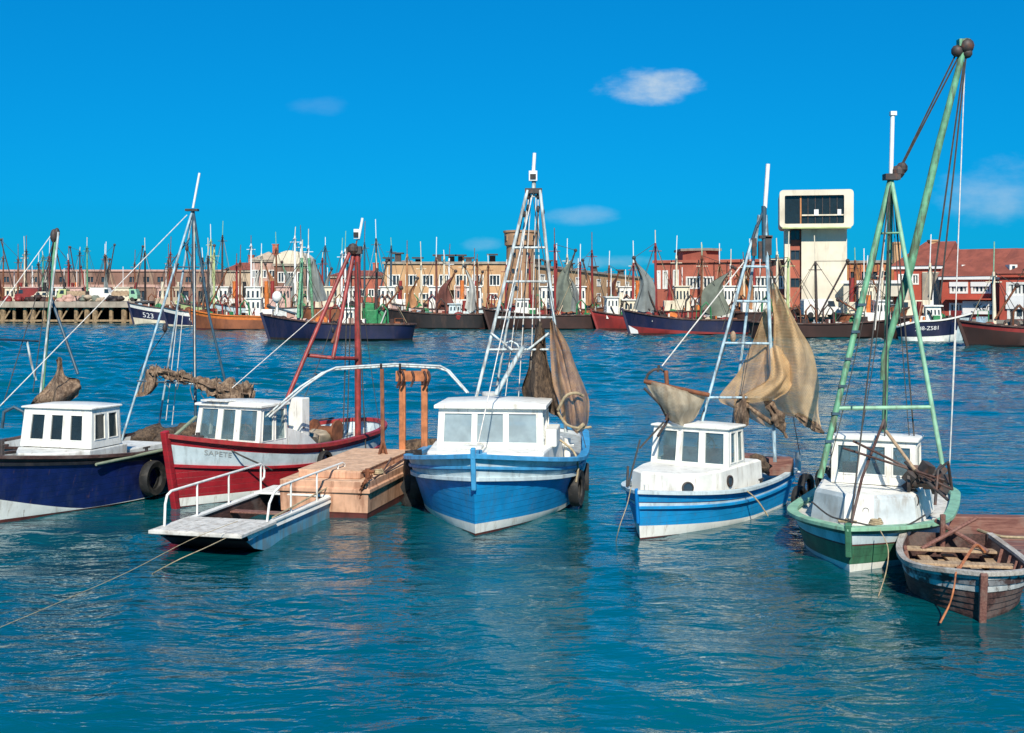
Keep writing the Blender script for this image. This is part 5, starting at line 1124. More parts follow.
drape(mb, [[P(738, 396, Y - .5), P(743, 394, Y - .6), P(748, 397, Y - .5)], [P(734, 412, Y - .5), P(742, 412, Y - .7), P(750, 411, Y - .5)], [P(736, 426, Y - .5), P(743, 428, Y - .6), P(749, 425, Y - .5)]], 10, 12, .07, 8, 81, 0)
mb.tube(resample([P(739, 400, Y - .5), P(756, 412, Y - .6), P(772, 424, Y - .5)], 14), .05, 8, 0, jit=.8); mb.tube(resample([P(766, 400, Y - .5), P(776, 414, Y - .6), P(781, 426, Y - .5), P(787, 438, Y - .5)], 30), [.03 + .085 * math.sin(math.pi * min(1, i / 27 + .08)) ** .7 for i in range(31)], 14, 0, jit=1.1); mb.tube(resample([P(796, 414, Y - .5), P(810, 424, Y - .6), P(824, 433, Y - .5)], 24), [.025 + .06 * math.sin(math.pi * min(1, i / 24 + .05)) ** .7 for i in range(25)], 12, 0, jit=1.0)
solo(mb, 'net_bundle', ['net_pale'], 'twisted pale net ends tied under the large tan net', 'fishing net', 'fishing nets drying on the boats', smooth=70)
for i, (px, py, Yf, ax, r) in enumerate(((806, 487, 27.6, (.8, -.6, 0), .3), (799, 498, 27.0, (.8, -.6, 0), .27))):
    tyre(P(px, py, Yf), ax, ('upper' if i == 0 else 'lower') + ' dark tyre wedged between the blue and white boat and the green boat', r)

# ------------------------------------------------------------------ 7 green boat
T = boat('green and white fishing boat with mint deck edge, white cabin and tall green boom', 5.97, 22.1, 24)
H = Hull(6.4, 2.9, .78, .66, .74, tm=.44, p=2.7, sf=.86, rake=.12, wb=.5, srnd=.2)
H.shell(T, [(-.5, 0), (.0, 0), (.02, 0, .13), (-.05, .68), (-.03, .69), (-.05, .97), (0, 1)], [0, 1, 2, 0, 3, 4], ['antifoul', 'white', 'green', 'pale_blue', 'mint'])
H.rail(T, 'gunwale', 'mint', .2, .07, .02); H.rail(T, 'rubbing_strake', 'green', .05, .05, frac=.93, out=.02); H.stem(T, 'green', .11, .13, .12, .3); H.deck(T, .06, 'deck_white', 'mint')
mb = MB(); rows = []
for z, k in ((.6, 0), (1.14, .08), (1.2, .16)): rows.append([V(x + k, y * (1 - k * .9), z + (.06 if x > 2 else 0)) for x, y in ((1.05, -.28), (1.05, .28), (1.55, .98), (3.3, 1.12), (3.3, -1.12), (1.55, -.98))])
mb.grid(rows, None, True); mb.poly(rows[-1])
for i in (1, 7): mb.mi[i] = 1  # left facet darker grey, right facet paler grey, front facet white
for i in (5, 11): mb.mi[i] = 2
mb.build('coach_roof', ['white', 'facet_grey', 'grey_white'], T, bev=.01)
porthole(T, V(1.13, -.12, .92), (-1, 0, .1), .05); mb = MB(); mb.tube(resample([V(1.62, -.955, 1.2), V(1.6, -.99, 1.14), V(1.62, -.99, 1.05), V(1.66, -.97, 1.0)], 8), .012, 6); mb.build('hook', 'iron', T)
wheelhouse(T, 2.3, 3.25, .80, 1.24, 2.08, .05, .79, [(.06, .2, .34, .9), (.40, .2, .655, .9), (.715, .2, .95, .9)], [(.12, .2, .88, .9)], [(.12, .2, .88, .9)], [(.1, .2, .45, .9), (.55, .2, .9, .9)], gl='glass', over=.05, fw=.03, y0=-.08, roofh=.06, camber=.02)
Y = 25.0
def L7(px, py, dy=0): return P(px, py, Y + dy)
ap = L7(891, 178); l0 = L7(820, 478, -.8); r0 = L7(946, 485, -1.2); m0 = L7(884, 440, .8)
mast = tubes(T, 'mast', 'mint_mast', [(m0, L7(889, 260, .3), ap)], .055, seg=10)[0]
tubes(T, 'mast_leg', 'mint_mast', [(l0, ap)], .062, mast, 10); tubes(T, 'mast_leg', 'mint', [(r0, ap)], .045, mast, 10)
for py, mt_ in ((410, 'mint'), (235, 'mint_mast')):
    fa, fb = frac_at(l0, ap, py), frac_at(r0, ap, py); tubes(T, 'crossbar', mt_, [(l0.lerp(ap, fa), r0.lerp(ap, fb))], .04 if py > 300 else .022, mast)
for i in range(6):
    mb = MB(T); f = .12 + i * .09; c = l0.lerp(ap, f); mb.box(c + V(0, -.06, 0), (.16, .05, .05)); mb.build('step', 'mast_dark', mast)
mb = MB(T); mb.bar(L7(884, 177), L7(899, 177), .24, .12); mb.ball(L7(898, 172), .14, 10); mb.ball(L7(902, 168), .12, 10); mb.build('masthead_plate', 'iron', mast)
tubes(T, 'topmast', 'lamp_white', [(L7(891, 176), L7(892.5, 116))], .045, mast); mb = MB(T); mb.box(L7(893, 113.5), (.12, .12, .08)); mb.build('masthead_lamp', 'lamp_white', mast)
tip = P(964, 48, 24.6); piv = P(884, 356, 24.9)
boom = tubes(T, 'boom', 'mint_mast', [(P(882.5, 380, 24.9), piv, P(910, 268, 24.8), P(937, 152, 24.7), tip)], [.05, .06, .085, .075, .06], None, 12)[0]
mb = MB(T); mb.ball(P(966, 46, 24.6), .16, 12); mb.ball(P(957, 51, 24.6), .12, 10); mb.ball(P(967, 53, 24.6), .11, 10); mb.build('boom_block', 'iron', boom, smooth=60)
mb = MB(T); mb.box(P(963, 43, 24.6), (.2, .18, .14)); mb.build('boom_cap', 'mint_mast', boom)
stays(T, boom, 'rope_dark', [(P(898, 172, 25), P(958, 50, 24.6)), (P(901, 168, 25), P(960, 54, 24.6)), (P(966, 55, 24.6), P(940, 300, 24.2)), (P(964, 62, 24.6), P(931, 300, 24.2))], .018)
stays(T, boom, 'rope_white', [(P(965, 60, 24.6), P(950, 460, 23.9)), (P(956, 330, 24), P(949, 476, 23.8))], .012)
stays(T, mast, 'rope_dark', [(ap, P(851, 522, 22.2)), (L7(893, 182), L7(916, 460, -.6)), (L7(890, 182), L7(884, 470, -.8))], .016)
stays(T, mast, 'rope_dark', [(ap, L7(912, 470, -.6)), (L7(890, 235), L7(860, 440, -.4)), (ap, L7(828, 470, -.8))], .009, .25)
stays(T, mast, 'rope_white', [(ap, L7(875, 330))], .012); block(T, mast, L7(889, 330, .2), .1); block(T, mast, L7(884, 425, -.2), .09); block(T, mast, L7(890, 330, .3), .06)
tubes(T, 'bow_spar', 'wood_dark', [(P(851, 524, 22.3), P(862, 478, 22.9), P(884, 420, 24.0))], .028)
tubes(T, 'spar', 'wood_dark', [(P(853, 441, 23.2), P(951, 489, 23.0)), (P(843, 448, 23.2), P(944, 480, 23.0))], .022); tubes(T, 'spar', 'wood_pale', [(P(886, 431, 23.5), P(915, 470, 22.9))], .032)
mb = MB(T)
for k in range(10): mb.box(P(905 + R.random() * 38, 468 + R.random() * 22, 23.3 + R.random() * .5), (.22, .2, .18), Quaternion((R.random(), R.random(), R.random(), R.random())).normalized())
mb.lathe(P(921, 481, 23.5), (1, -.3, 0), [(0, -.25), (.24, -.25), (.24, -.2), (.12, -.16), (.12, .16), (.24, .2), (.24, .25), (0, .25)], 16); mb.build('winch', 'iron', T)
tubes(T, 'gallows', 'iron', [(P(935, 505, 22.9), P(938, 470, 23.0), P(948, 462, 23.2), P(952, 490, 23.3)), (P(905, 462, 23.6), P(948, 500, 22.7))], .03)
mb = MB(T); mb.tube(resample([P(812, 502, 23.4), P(830, 516, 22.8), P(850, 521, 22.2), P(880, 527, 22.2), P(905, 526, 22.4), P(925, 515, 22.6)], 18), .016, 6); mb.build('deck_rope', 'rope_dark', T)
ropes_on_deck(T, (.75, -.35, .74), .14); bitts(T, (.4, .1, .72), .16, 'rope', .05)
rope_thing([P(880, 530, 21.9), P(888, 548, 21.5), P(886, 572, 21.0), P(876, 603, 20)], 'rope trailing from the green boat bow into the water', 'rope', .009)
tyre(P(826, 481, 25.2), (-.9, -.4, 0), 'dark tyre leaning at the left mast foot of the green boat', .28)
mb = MB(T); c = P(836, 424, 26.2); mb.tube([P(833, 470, 26.2), P(834, 412, 26.2)], .06, 8); mb.build('bollard_post', 'iron', T, smooth=40)

# ------------------------------------------------------------------ 8 old rowing boat, right, and timber raft
T = boat('weathered dark clinker rowing boat with peeling white strakes at the lower right', 7.14, 19.0, 11, 'rowing_boat', 'rowing boat', None)
H = Hull(3.5, 1.95, .72, .54, .64, tm=.52, p=3.3, sf=.74, rake=.14, rnd=False, wb=.5, wm=.86)
rows_ = [(-.3, 0), (.04, 0)]; cols_ = [0]
mb = MB(); ts_ = H.ts(26); NP = 7
for side in (-1, 1):
    for k in range(NP):
        f0, f1 = .02 + k * .98 / NP, .02 + (k + 1) * .98 / NP
        mb.grid([[H.S(t, H.sheer(t) * f0, side, 0, .022) for t in ts_], [H.S(t, H.sheer(t) * f1, side, 0, .0) for t in ts_]], 1 if k in (4, 6) else 2 if k == 5 else 0)
        mb.grid([[H.S(t, H.sheer(t) * f1, side, 0, .022) for t in ts_], [H.S(t, H.sheer(t) * f1, side, 0, -.004) for t in ts_]], 0)
    mb.grid([[H.S(t, -.3, side) for t in ts_], [H.S(t, .03, side, 0, .02) for t in ts_]], 0)
mb.poly([H.S(1, -.3, -1), H.S(1, -.3, 1), H.S(1, .35, 1), H.S(1, .64, 1), H.S(1, .64, -1), H.S(1, .35, -1)], 0)
mat('peel_white', (.52, .54, .52), .8, .3, 4, (.05, .022, .018), .95, streak=False, bmp=.5, lo=.50, hi=.62)
mat('peel_grey', (.22, .23, .24), .8, .3, 4, (.05, .022, .018), .95, streak=False, bmp=.5, lo=.42, hi=.55)
mb.build('hull', ['wood_dark', 'peel_white', 'peel_grey'], T)
mb = MB()
for side in (-1, 1): mb.grid([[H.S(t, -.02, side, .05) for t in ts_], [H.S(t, H.sheer(t) - .01, side, .05) for t in ts_]])
a_ = [mb.pt(H.S(t, .06, 1, .04)) for t in ts_]; b_ = [mb.pt(H.S(t, .06, -1, .04)) for t in ts_]
for i in range(len(ts_) - 1): mb.face((a_[i], a_[i + 1], b_[i + 1], b_[i]))
mb.build('lining', 'wood_dark', T)
H.rail(T, 'gunwale', 'wood_grey', .11, .07, .0); H.stem(T, 'wood_red', .11, .14, .02)
for x, w_, z in ((1.0, .74, .40), (2.1, .88, .38), (3.1, .76, .42)): mb = MB(); mb.box((x, 0, z), (.26, w_ * 2, .045)); mb.build('thwart', 'wood_pale', T, bev=.008)
for k in range(6): mb = MB(); mb.box((1.9 + R.random() * .2, -.6 + k * .24, .24 + .06 * R.random()), (2.2 + R.random() * .5, .2, .03), Quaternion((0, 0, 1), R.uniform(-.12, .12)) @ Quaternion((0, 1, 0), R.uniform(-.05, .05))); mb.build('floor_board', 'wood_pale', T)
for t in (.2, .32, .44, .56, .68, .8):
    for side in (-1, 1): mb = MB(); mb.sweep([H.S(t, z, side, .075) for z in (.08, .3, .5, H.sheer(t) - .04)], .05, .03, up=(1, 0, 0)); mb.build('rib', 'wood_red', T)
mb = MB(); mb.tube([(3.35, .1, .42), (3.3, .1, 1.0)], .05, 8); mb.tube([(3.0, .5, .44), (3.4, -.5, .95)], .035, 7); mb.tube([(2.9, -.6, .45), (3.5, .2, .86)], .04, 7); mb.build('oar_post', 'wood_red', T)
mb = MB(T); mb.tube(resample([P(958, 566, 19.6), P(956, 573, 19.1), P(954, 587, 18.98), P(950, 603, 18.9), P(940, 623, 18.7)], 16), .013, 6, 0, jit=.6); mb.v = [T.W(p) for p in mb.v]; solo(mb, 'mooring_rope', ['orange_post'], 'rusty brown rope hanging over the side of the old rowing boat', 'rope', 'mooring ropes', smooth=50)
mb = MB(T); mb.tube(resample([P(958, 571, 19.5), P(966, 558, 20.3), P(976, 545, 21.2), P(985, 552, 21)], 12), .025, 6); mb.build('coiled_rope', 'orange_post', T)
T = Thing('timber_raft', 'reddish brown timber raft of thick planks behind the old rowing boat', 'raft', (9.5, 21.9, -.2), math.radians(-4))
mb = MB(); mb.box((1.2, 1.3, .05), (4.6, 2.9, .5)); mb.build('float', 'wood_dark', T, bev=.03)
for k in range(6): mb = MB(); mb.box((1.2 + R.uniform(-.05, .05), .1 + k * .49, .38 + .03 * R.random()), (4.7, .45, .14), Quaternion((0, 0, 1), R.uniform(-.012, .012))); mb.build('plank', 'wood_red', T, bev=.012)
mb = MB(); mb.box((1.2, 2.75, .58), (4.7, .3, .34)); mb.build('beam', 'wood_red', T, bev=.02)
mb = MB(); mb.box((1.2, -.2, .32), (4.7, .14, .22)); mb.build('beam', 'wood_red', T, bev=.02)
mb = MB(); mb.tube([(-1.0, .3, .1), (-1.0, .3, .85)], .075, 10); mb.build('post', 'wood_dark', T, smooth=40)
mb = MB(T); mb.tube(resample([P(978, 530, 23.4), P(990, 534, 22.9), P(1005, 537, 22.6), P(1030, 538, 22.4)], 10), .03, 6); mb.build('rope', 'rope', T)
# ================================================================== far boats along the opposite quay
def trawler(label, px0, px1, Y, hullc, zb=2.5, zm=1.6, zs=1.7, bow='left', wl=None, tilt=4, wh=(.62, .2, 2.3, 'white'), masts=(), gallows=0, boot=None, extra=None, txt=None, group='trawlers moored along the far quay', rail='wood_dark', B=None, top=None, bands=None, flip=False):
    xa, xb = X(px0, Y), X(px1, Y); L = abs(xb - xa); s_ = 1 if bow == 'left' else -1
    phi = 90 - tilt if bow == 'left' else -90 + tilt
    T = Thing('trawler', label, 'trawler', (min(xa, xb) if s_ > 0 else max(xa, xb), Y, 0), math.radians(90 - phi), group)
    B = B or min(5.2, max(3.4, L * .3)); vis = -1 if s_ > 0 else 1
    H = Hull(L, B, zb, zm, zs, tm=.42, p=2.2, sf=.8, rake=.8, wb=.45, srnd=.12)
    rows, cols, mats = [(-.6, 0), (.18, 0, .1), (-.45, 1), (0, 1)], [0, 1, 2], [boot or 'antifoul', hullc, top or hullc]
    if bands: rows, cols, mats = bands
    H.shell(T, rows, cols, mats); H.rail(T, 'gunwale', rail, .22, .14, .04); H.stem(T, hullc, .25, .28, .2); H.deck(T, .75, 'wood_grey', 'white_old', .1)
    T.H = H; T.vis = vis; T.L = L
    if wh:
        t, ln, h, mt_ = wh; x0 = t * L; z0 = H.sheer(t) - .75; w_ = min(1.5, B * .3); ln = ln * L
        hol = [(.06 + k * .235, .58, .06 + k * .235 + .18, .88) for k in range(4)]; hos = [(.08 + k * .31, .58, .08 + k * .31 + .2, .88) for k in range(3)]
        wheelhouse(T, x0, x0 + ln, w_, z0, z0 + h, .12, None, hol, hos, hos, hol, mt=mt_, roofmt=mt_ if mt_ != 'wood_red' else 'cream', gl='glass_far', fr=mt_, fw=.06, th=.1, over=.18, roofh=.12)
        mb = MB(); mb.prism([(x0 + ln, -w_ * .9), (x0 + ln * 1.7, -w_ * .8), (x0 + ln * 1.7, w_ * .8), (x0 + ln, w_ * .9)], z0, z0 + h * .55); mb.build('engine_casing', mt_, T, bev=.05)
        mb = MB(); mb.tube([(x0 + ln * 1.3, 0, z0 + h * .5), (x0 + ln * 1.3, 0, z0 + h * 1.25)], .28, 12); mb.build('funnel', R.choice(('orange', 'black', 'far_red', 'cream')), T, smooth=40)
        mb = MB(); mb.tube([(x0 + ln * .5, 0, z0 + h), (x0 + ln * .5, 0, z0 + h + 2.2 + R.random() * 2)], .055, 6); mb.build('aerial', 'lamp_white', T)
    for mk in masts:
        t, h, mt_ = mk[:3]; x = t * L; z0 = H.sheer(t) - .8; zt = h
        top_ = V(x + R.uniform(-.15, .15), 0, zt)
        mb = MB(); mb.tube([(x, 0, z0), top_], [.2, .12], 8); mast = mb.build('mast', mt_, T, smooth=50)
        mb = MB(); hh = R.uniform(.6, 3.2); mb.tube([top_, top_ + V(R.uniform(-.12, .12), 0, hh)], .055, 6); mb.build('topmast', R.choice(('lamp_white', 'lamp_white', 'cream', 'mint', 'rust')), mast)
        mb = MB(); mb.tube([top_ - V(0, .9, .4), top_ - V(0, -.9, .4)], .06, 6); mb.tube([top_ - V(.7, 0, .9), top_ - V(-.7, 0, .9)], .05, 6); mb.build('crosstree', mt_, mast)
        for sx, sy in ((-1, .35), (1, .35), (1, -.4), (-1, -.4)):
            if R.random() < .75: mb = MB(); mb.line(top_, (min(max(x + sx * L * .22, .4), L - .3), sy * B, H.sheer(min(max(t + sx * .22, .05), .96))), .03, n=1, seg=4); mb.build('stay', 'rope_dark' if R.random() < .7 else 'rope', mast)
        if len(mk) > 3:                               # derrick: (reach along boat, tip height, colour, net)
            dx, dh, dm, net = mk[3]; tip = V(x + dx, vis * R.uniform(.2, 1.2), dh)
            mb = MB(); mb.tube([V(x, vis * .25, z0 + 1.3), tip], .1, 7); mb.build('derrick', dm, mast, smooth=50)
            mb = MB(); mb.line(top_, tip, .03, seg=4); mb.build('topping_lift', 'rope_dark', mast)
            mb = MB(); mb.ball(tip, .24, 8); mb.build('pulley_block', 'iron', mast)
            if net:
                a = tip.lerp(V(x, 0, z0 + 1.3), .08); z1 = H.sheer(t) + .4; k = R.uniform(.8, 1.4); wd = max(1.6, abs(dx) * .9); sg = 1 if dx > 0 else -1
                mb = MB(); yv = vis * .6
                drape(mb, [[a + V(-.15, 0, 0), a, a + V(.15, 0, 0)], [V(a.x - sg * wd * .25, yv, (a.z * .6 + z1 * .4)), V(a.x - sg * wd * .5, yv + vis * .3, (a.z * .55 + z1 * .45)), V(x + sg * .3, yv * .3, a.z * .6 + z1 * .4)], [V(a.x + sg * .2, yv, z1 + .4), V(a.x - sg * wd * .4, yv + vis * .4, z1), V(x + sg * .1, yv * .3, z1 + .3)]], 16, 14, .22, 9, R.random() * 50)
                mb.v = [T.W(p) for p in mb.v]
                solo(mb, 'hanging_net', [net], NETLAB[net] + ' on the ' + label.split(' moored')[0].split(' with')[0], 'fishing net', 'nets hung on the far trawlers', smooth=70)
    for g_ in range(gallows):
        x = L * R.uniform(.25, .8); mb = MB(); z0 = zm - .3; yv = vis * B * .38
        mb.tube([(x - .6, yv, z0), (x - .5, yv, z0 + 1.7), (x, yv, z0 + 2.3), (x + .5, yv, z0 + 1.7), (x + .6, yv, z0)], .09, 7); mb.build('gallows', R.choice(('rust', 'far_red', 'iron', 'machine_green')), T, smooth=50)
    x = L * .36; mb = MB(); zz = H.sheer(.36) - .7; mb.box((x, 0, zz + .25), (.9, 1.6, .5)); mb.lathe((x, -.9, zz + .85), (0, 1, 0), [(0, 0), (.5, 0), (.5, .1), (.25, .15), (.25, 1.65), (.5, 1.7), (.5, 1.8), (0, 1.8)], 14); mb.build('winch', R.choice(('machine_green', 'rust', 'iron', 'orange')), T, smooth=30)
    x = L * .16; mb = MB(); zz = H.sheer(.16) - .7
    mb.lathe((x, -.5, zz + .5), (0, 1, 0), [(0, 0), (.4, 0), (.4, 1), (0, 1)], 12); mb.box((x, 0, zz + .2), (.8, 1.3, .4)); mb.build('windlass', R.choice(('iron', 'rust', 'machine_green')), T, smooth=30)
    # jumble of gear on deck: boards, boxes, drums, frames and coils
    mb = MB(); gm = ['far_rust', 'far_brown', 'far_red', 'house_cream', 'iron', 'machine_green', 'house_pink', 'white_old', 'far_black', 'mast_blue']
    for k in range(int(L * 2.4)):
        tt = R.uniform(.06, .95); c_ = H.S(tt, H.sheer(tt) - .7, vis, B * R.uniform(.1, .4)); mi = R.choice((0, 0, 1, 1, 2, 2, 3, 4, 4, 5, 6, 7, 8, 9)); kd = R.random(); mb.cur = mi; hgt = R.uniform(.5, 1.7)
        q = Quaternion((R.uniform(-.3, .3), R.uniform(-.3, .3), R.uniform(-1, 1), 1)).normalized()
        if kd < .35: mb.box(c_ + V(0, 0, hgt * .4), (R.uniform(.3, .9), R.uniform(.3, .8), hgt * .8), Quaternion((0, 0, 1), R.uniform(0, 3)))
        elif kd < .6: mb.ball(c_ + V(0, 0, .5), R.uniform(.3, .6), 8, None, (1.3, 1, .9), .5)
        elif kd < .85: e_ = V(R.uniform(-1.2, 1.2), R.uniform(-.4, .4), R.uniform(.9, 2.6)); mb.tube([c_, c_ + e_], R.uniform(.04, .08), 5)
        else: mb.tube([c_ + V(-.5, 0, 0), c_ + V(-.45, 0, hgt), c_ + V(.45, 0, hgt), c_ + V(.5, 0, 0)], .05, 5)
    mb.build('deck_gear', gm, T)['kind'] = 'stuff'
    for k in range(3):
        mb = MB(); tt = R.uniform(.2, .9); mb.tube([(tt * L, vis * B * .3, H.sheer(tt) - .7), (tt * L, vis * B * .3, H.sheer(tt) + .45)], .09, 7); mb.build('bollard', R.choice(('white', 'orange', 'iron')), T)
    if txt:
        for s2, size, x, z in txt: H.letters(T, s2, size, x, z, vis, 'lamp_white', .9)
    return T
NETLAB = {'sail_grey': 'grey net', 'sail_brown': 'dark red brown sail', 'sail_orange': 'orange net', 'sail_pale': 'pale canvas sail', 'net_green': 'green grey net'}
def heap_on(T, t, label, mt_, n=6, sc_=1.0, y=.0):
    mb = MB(); z = T.H.sheer(t) - .5
    for k in range(n): mb.ball(T.W((t * T.L + R.uniform(-1, 1) * sc_, y * T.vis + R.uniform(-.6, .6), z + R.uniform(0, .5))), R.uniform(.35, .6) * sc_, 8, None, (1.2, 1, .8), .5)
    solo(mb, 'net_heap', [mt_], label, 'fishing net', 'nets heaped on the far decks', smooth=60)
def crates_on(T, t, n, what):
    for k in range(n):
        mb = MB(); c = T.W((t * T.L + (k % 3) * .85, T.vis * .5, T.H.sheer(t) - .55 + (k // 3) * .42)); mb.box(c, (.78, .5, .4))
        q = MB(); x, y, z = .78, .5, .4
        for zz in (-.14, 0, .14):
            for s in (-1, 1): q.box(c + V(0, s * y / 2, zz), (x, .04, .11)); q.box(c + V(s * x / 2, 0, zz), (.04, y, .11))
        q.box(c + V(0, 0, -.18), (x, y, .04)); pos = ('left', 'middle', 'right')[k % 3]
        solo(q, 'fish_crate', [R.choice(('orange', 'wood_pale', 'skin_pink'))], ('upper ' if k >= 3 else 'lower ' if n > 3 else '') + pos + ' slatted fish crate on ' + what, 'crate', 'fish crates on the far decks')

# front row, left to right
t1 = trawler('navy trawler numbered 523 with white bow bottom moored at the end of the jetty', 134, 200, 186, 'far_navy', 3.1, 2.2, 2.2, 'left', tilt=12, wh=None, masts=((.55, 9.0, 'rust'),), bands=([(-.6, 0), (.1, 0), (.3, 0, .65), (-.62, 1), (0, 1)], [0, 0, 1, 2], ['cream', 'far_navy', 'white']), txt=[('523', 1.05, 1.5, 1.02)], B=4.2)
t2 = trawler('second navy trawler with a white bulwark moored beside the rusty orange trawler', 168, 224, 172, 'far_navy', 2.7, 1.9, 1.9, 'left', tilt=10, wh=None, masts=((.62, 9.5, 'iron'), (.8, 10.6, 'lime_paint')), bands=([(-.6, 0), (.1, 0), (.12, 0, .2), (-.62, 1), (0, 1)], [0, 0, 1, 2], ['cream', 'far_navy', 'white']), txt=[('O2', .8, 3.0, .75)], B=4.2)
t3 = trawler('rusty orange trawler with white wheelhouse moored left of the dark blue trawler', 196, 274, 156, 'far_rust', 2.5, 1.75, 1.6, 'left', tilt=3, wh=(.64, .2, 2.9, 'white'), masts=((.16, 9.3, 'iron', (2.4, 7.6, 'rust', None)), (.52, 8.4, 'far_red')), gallows=2, top='orange', rail='orange')
heap_on(t3, .35, 'heap of bright red nets on the rusty orange trawler', 'far_red', 7); heap_on(t3, .22, 'green net heap on the bow of the rusty orange trawler', 'machine_green', 4, .8)
t4 = trawler('dark blue trawler with a green gallows mast lying alone on the open water', 270, 412, 125, 'far_navy', 2.55, 1.6, 1.55, 'left', tilt=2, wh=(.50, .1, 2.2, 'white'), masts=((.22, 8.1, 'mint_mast', (-3.2, 3.4, 'mast_dark', None)), (.74, 7.2, 'iron', (2.6, 5.2, 'rust', None))), gallows=2, boot='far_black', top='far_navy', group='trawlers moored along the far quay')
tubes(t4, 'mast_leg', 'mint_mast', [(P(313, 318, 126), P(309, 258, 125.6)), (P(298, 318, 124), P(302, 258, 125))], .16)
mb = MB(); mb.v = []; drape(mb, [[P(312, 262, 126), P(314, 258, 126), P(316, 266, 126)], [P(308, 285, 126), P(317, 285, 125.6), P(324, 288, 126)], [P(308, 300, 126), P(318, 302, 125.6), P(327, 300, 126)]], 14, 14, .25, 8, 5); solo(mb, 'hanging_net', ['sail_grey'], 'grey net hanging behind the green mast of the dark blue trawler', 'fishing net', 'nets hung on the far trawlers', smooth=70)
mb = MB(t4); mb.box(P(375, 318, 125), (1.6, 1.2, 1.6)); mb.lathe(P(377, 319, 124.3), (0, 1, 0), [(0, -.1), (.95, -.1), (.95, .2), (0, .2)], 16); mb.box(P(370, 308, 125), (.9, .8, 1.0)); mb.build('trawl_winch', 'machine_green', t4, bev=.05)
heap_on(t4, .2, 'pinkish net heap near the bow of the dark blue trawler', 'skin_pink', 5, .7); heap_on(t4, .34, 'rust coloured net heap amidships on the dark blue trawler', 'far_rust', 7, .8); heap_on(t4, .1, 'dark net heap in the bow of the dark blue trawler', 'far_brown', 6, .7); heap_on(t4, .62, 'orange red net heap behind the wheelhouse of the dark blue trawler', 'far_red', 4, .6)
mb = MB(); mb.ball(P(277, 297, 124.6), .5, 12, None, (1, 1, 1.2)); mb.tube([P(277, 300, 124.6), P(277, 314, 124.6)], .12, 8); solo(mb, 'marker_buoy', ['sign_white'], 'white marker buoy standing in the bow of the dark blue trawler', 'buoy', smooth=50)
t5 = trawler('long black trawler with an orange net moored below the left of the market hall', 388, 492, 160, 'far_black', 2.7, 1.9, 1.9, 'left', tilt=2, wh=(.58, .12, 2.0, 'pale_blue'), masts=((.18, 9.6, 'sail_orange', (1.4, 6.5, 'rust', 'sail_orange')), (.47, 9.2, 'sail_brown', (2.4, 7.4, 'rust', 'sail_brown')), (.86, 9.0, 'rust', (-1.6, 8.0, 'iron', 'sail_pale'))), gallows=2)
heap_on(t5, .32, 'blue green net heap on the long black trawler', 'mast_blue', 7); heap_on(t5, .70, 'bright green net heap on the long black trawler', 'mint_mast', 8); heap_on(t5, .42, 'white canvas heap on the long black trawler', 'sail_pale', 4, .7)
t6 = trawler('dark brown trawler with white wheelhouse moored under the round tower', 490, 603, 158, 'far_brown', 2.6, 1.8, 1.9, 'left', tilt=1, wh=(.22, .12, 2.4, 'white'), masts=((.14, 8.2, 'far_red'), (.58, 10.8, 'far_red', (2.5, 10.0, 'iron', 'net_green')), (.80, 8.6, 'far_red', (-1.6, 7.0, 'cream', 'sail_grey'))), gallows=2, boot='far_black')
heap_on(t6, .45, 'white and rust net heap on the dark brown trawler', 'sail_pale', 6); heap_on(t6, .7, 'grey green net heap on the dark brown trawler', 'net_green', 7); heap_on(t6, .88, 'red net heap at the stern of the dark brown trawler', 'far_red', 4)
t7 = trawler('bright red trawler with two white wheelhouses moored left of the purple blue trawler', 598, 668, 156, 'far_red', 2.4, 1.7, 1.7, 'left', tilt=6, wh=(.10, .18, 2.6, 'white'), masts=((.5, 8.4, 'far_red'),), gallows=1, top='red_rail')
wheelhouse(t7, 2.9, 4.8, 1.3, 1.2, 3.7, .12, None, [(.1, .55, .4, .88), (.55, .55, .9, .88)], [(.08, .55, .3, .88), (.4, .55, .62, .88), (.7, .55, .92, .88)], mt='cream', roofmt='white', fr='cream', gl='glass_far', fw=.06, th=.1, over=.18, roofh=.12)
t8 = trawler('purple blue trawler with a white stem moored in front of the red brick building', 630, 748, 141, 'far_navy', 2.75, 1.65, 1.6, 'left', tilt=0, wh=None, masts=((.22, 10.3, 'far_red', (-2.6, 8.6, 'iron', 'sail_grey')), (.60, 8.9, 'rust', (3.4, 7.6, 'wood_red', 'net_green')),), gallows=2, boot='far_red', bands=([(-.6, 0), (.1, 0, .1), (.25, 0, .75), (-.35, 1), (0, 1)], [0, 1, 2, 2], ['antifoul', 'far_red', 'far_navy']))
mb = MB(); H = t8.H
for sd in (-1, 1): mb.grid([[H.S(t, .1, sd, 0, .03) for t in (0, .02, .045, .07)], [H.S(t, 1.1 - t * 9, sd, 0, .03) for t in (0, .02, .045, .07)]])
mb.build('bow_patch', 'sign_white', t8)
heap_on(t8, .4, 'olive yellow net heap on the purple blue trawler', 'lime_paint', 6, .8); heap_on(t8, .3, 'rust brown net heap on the purple blue trawler', 'far_rust', 7, .8); heap_on(t8, .75, 'dark brown net heap at the stern of the purple blue trawler', 'far_brown', 8, .9); heap_on(t8, .5, 'red net heap on the purple blue trawler', 'far_red', 5, .7)
t9 = trawler('low dark brown trawler heaped with nets moored before the red brick building', 700, 775, 150, 'far_brown', 2.3, 1.6, 1.7, 'right', tilt=3, wh=(.7, .15, 2.0, 'skin_pink'), masts=((.32, 8.5, 'rust'), (.6, 7.6, 'cream')), gallows=3)
heap_on(t9, .45, 'brown net heap on the low trawler before the brick building', 'net_solid', 8)
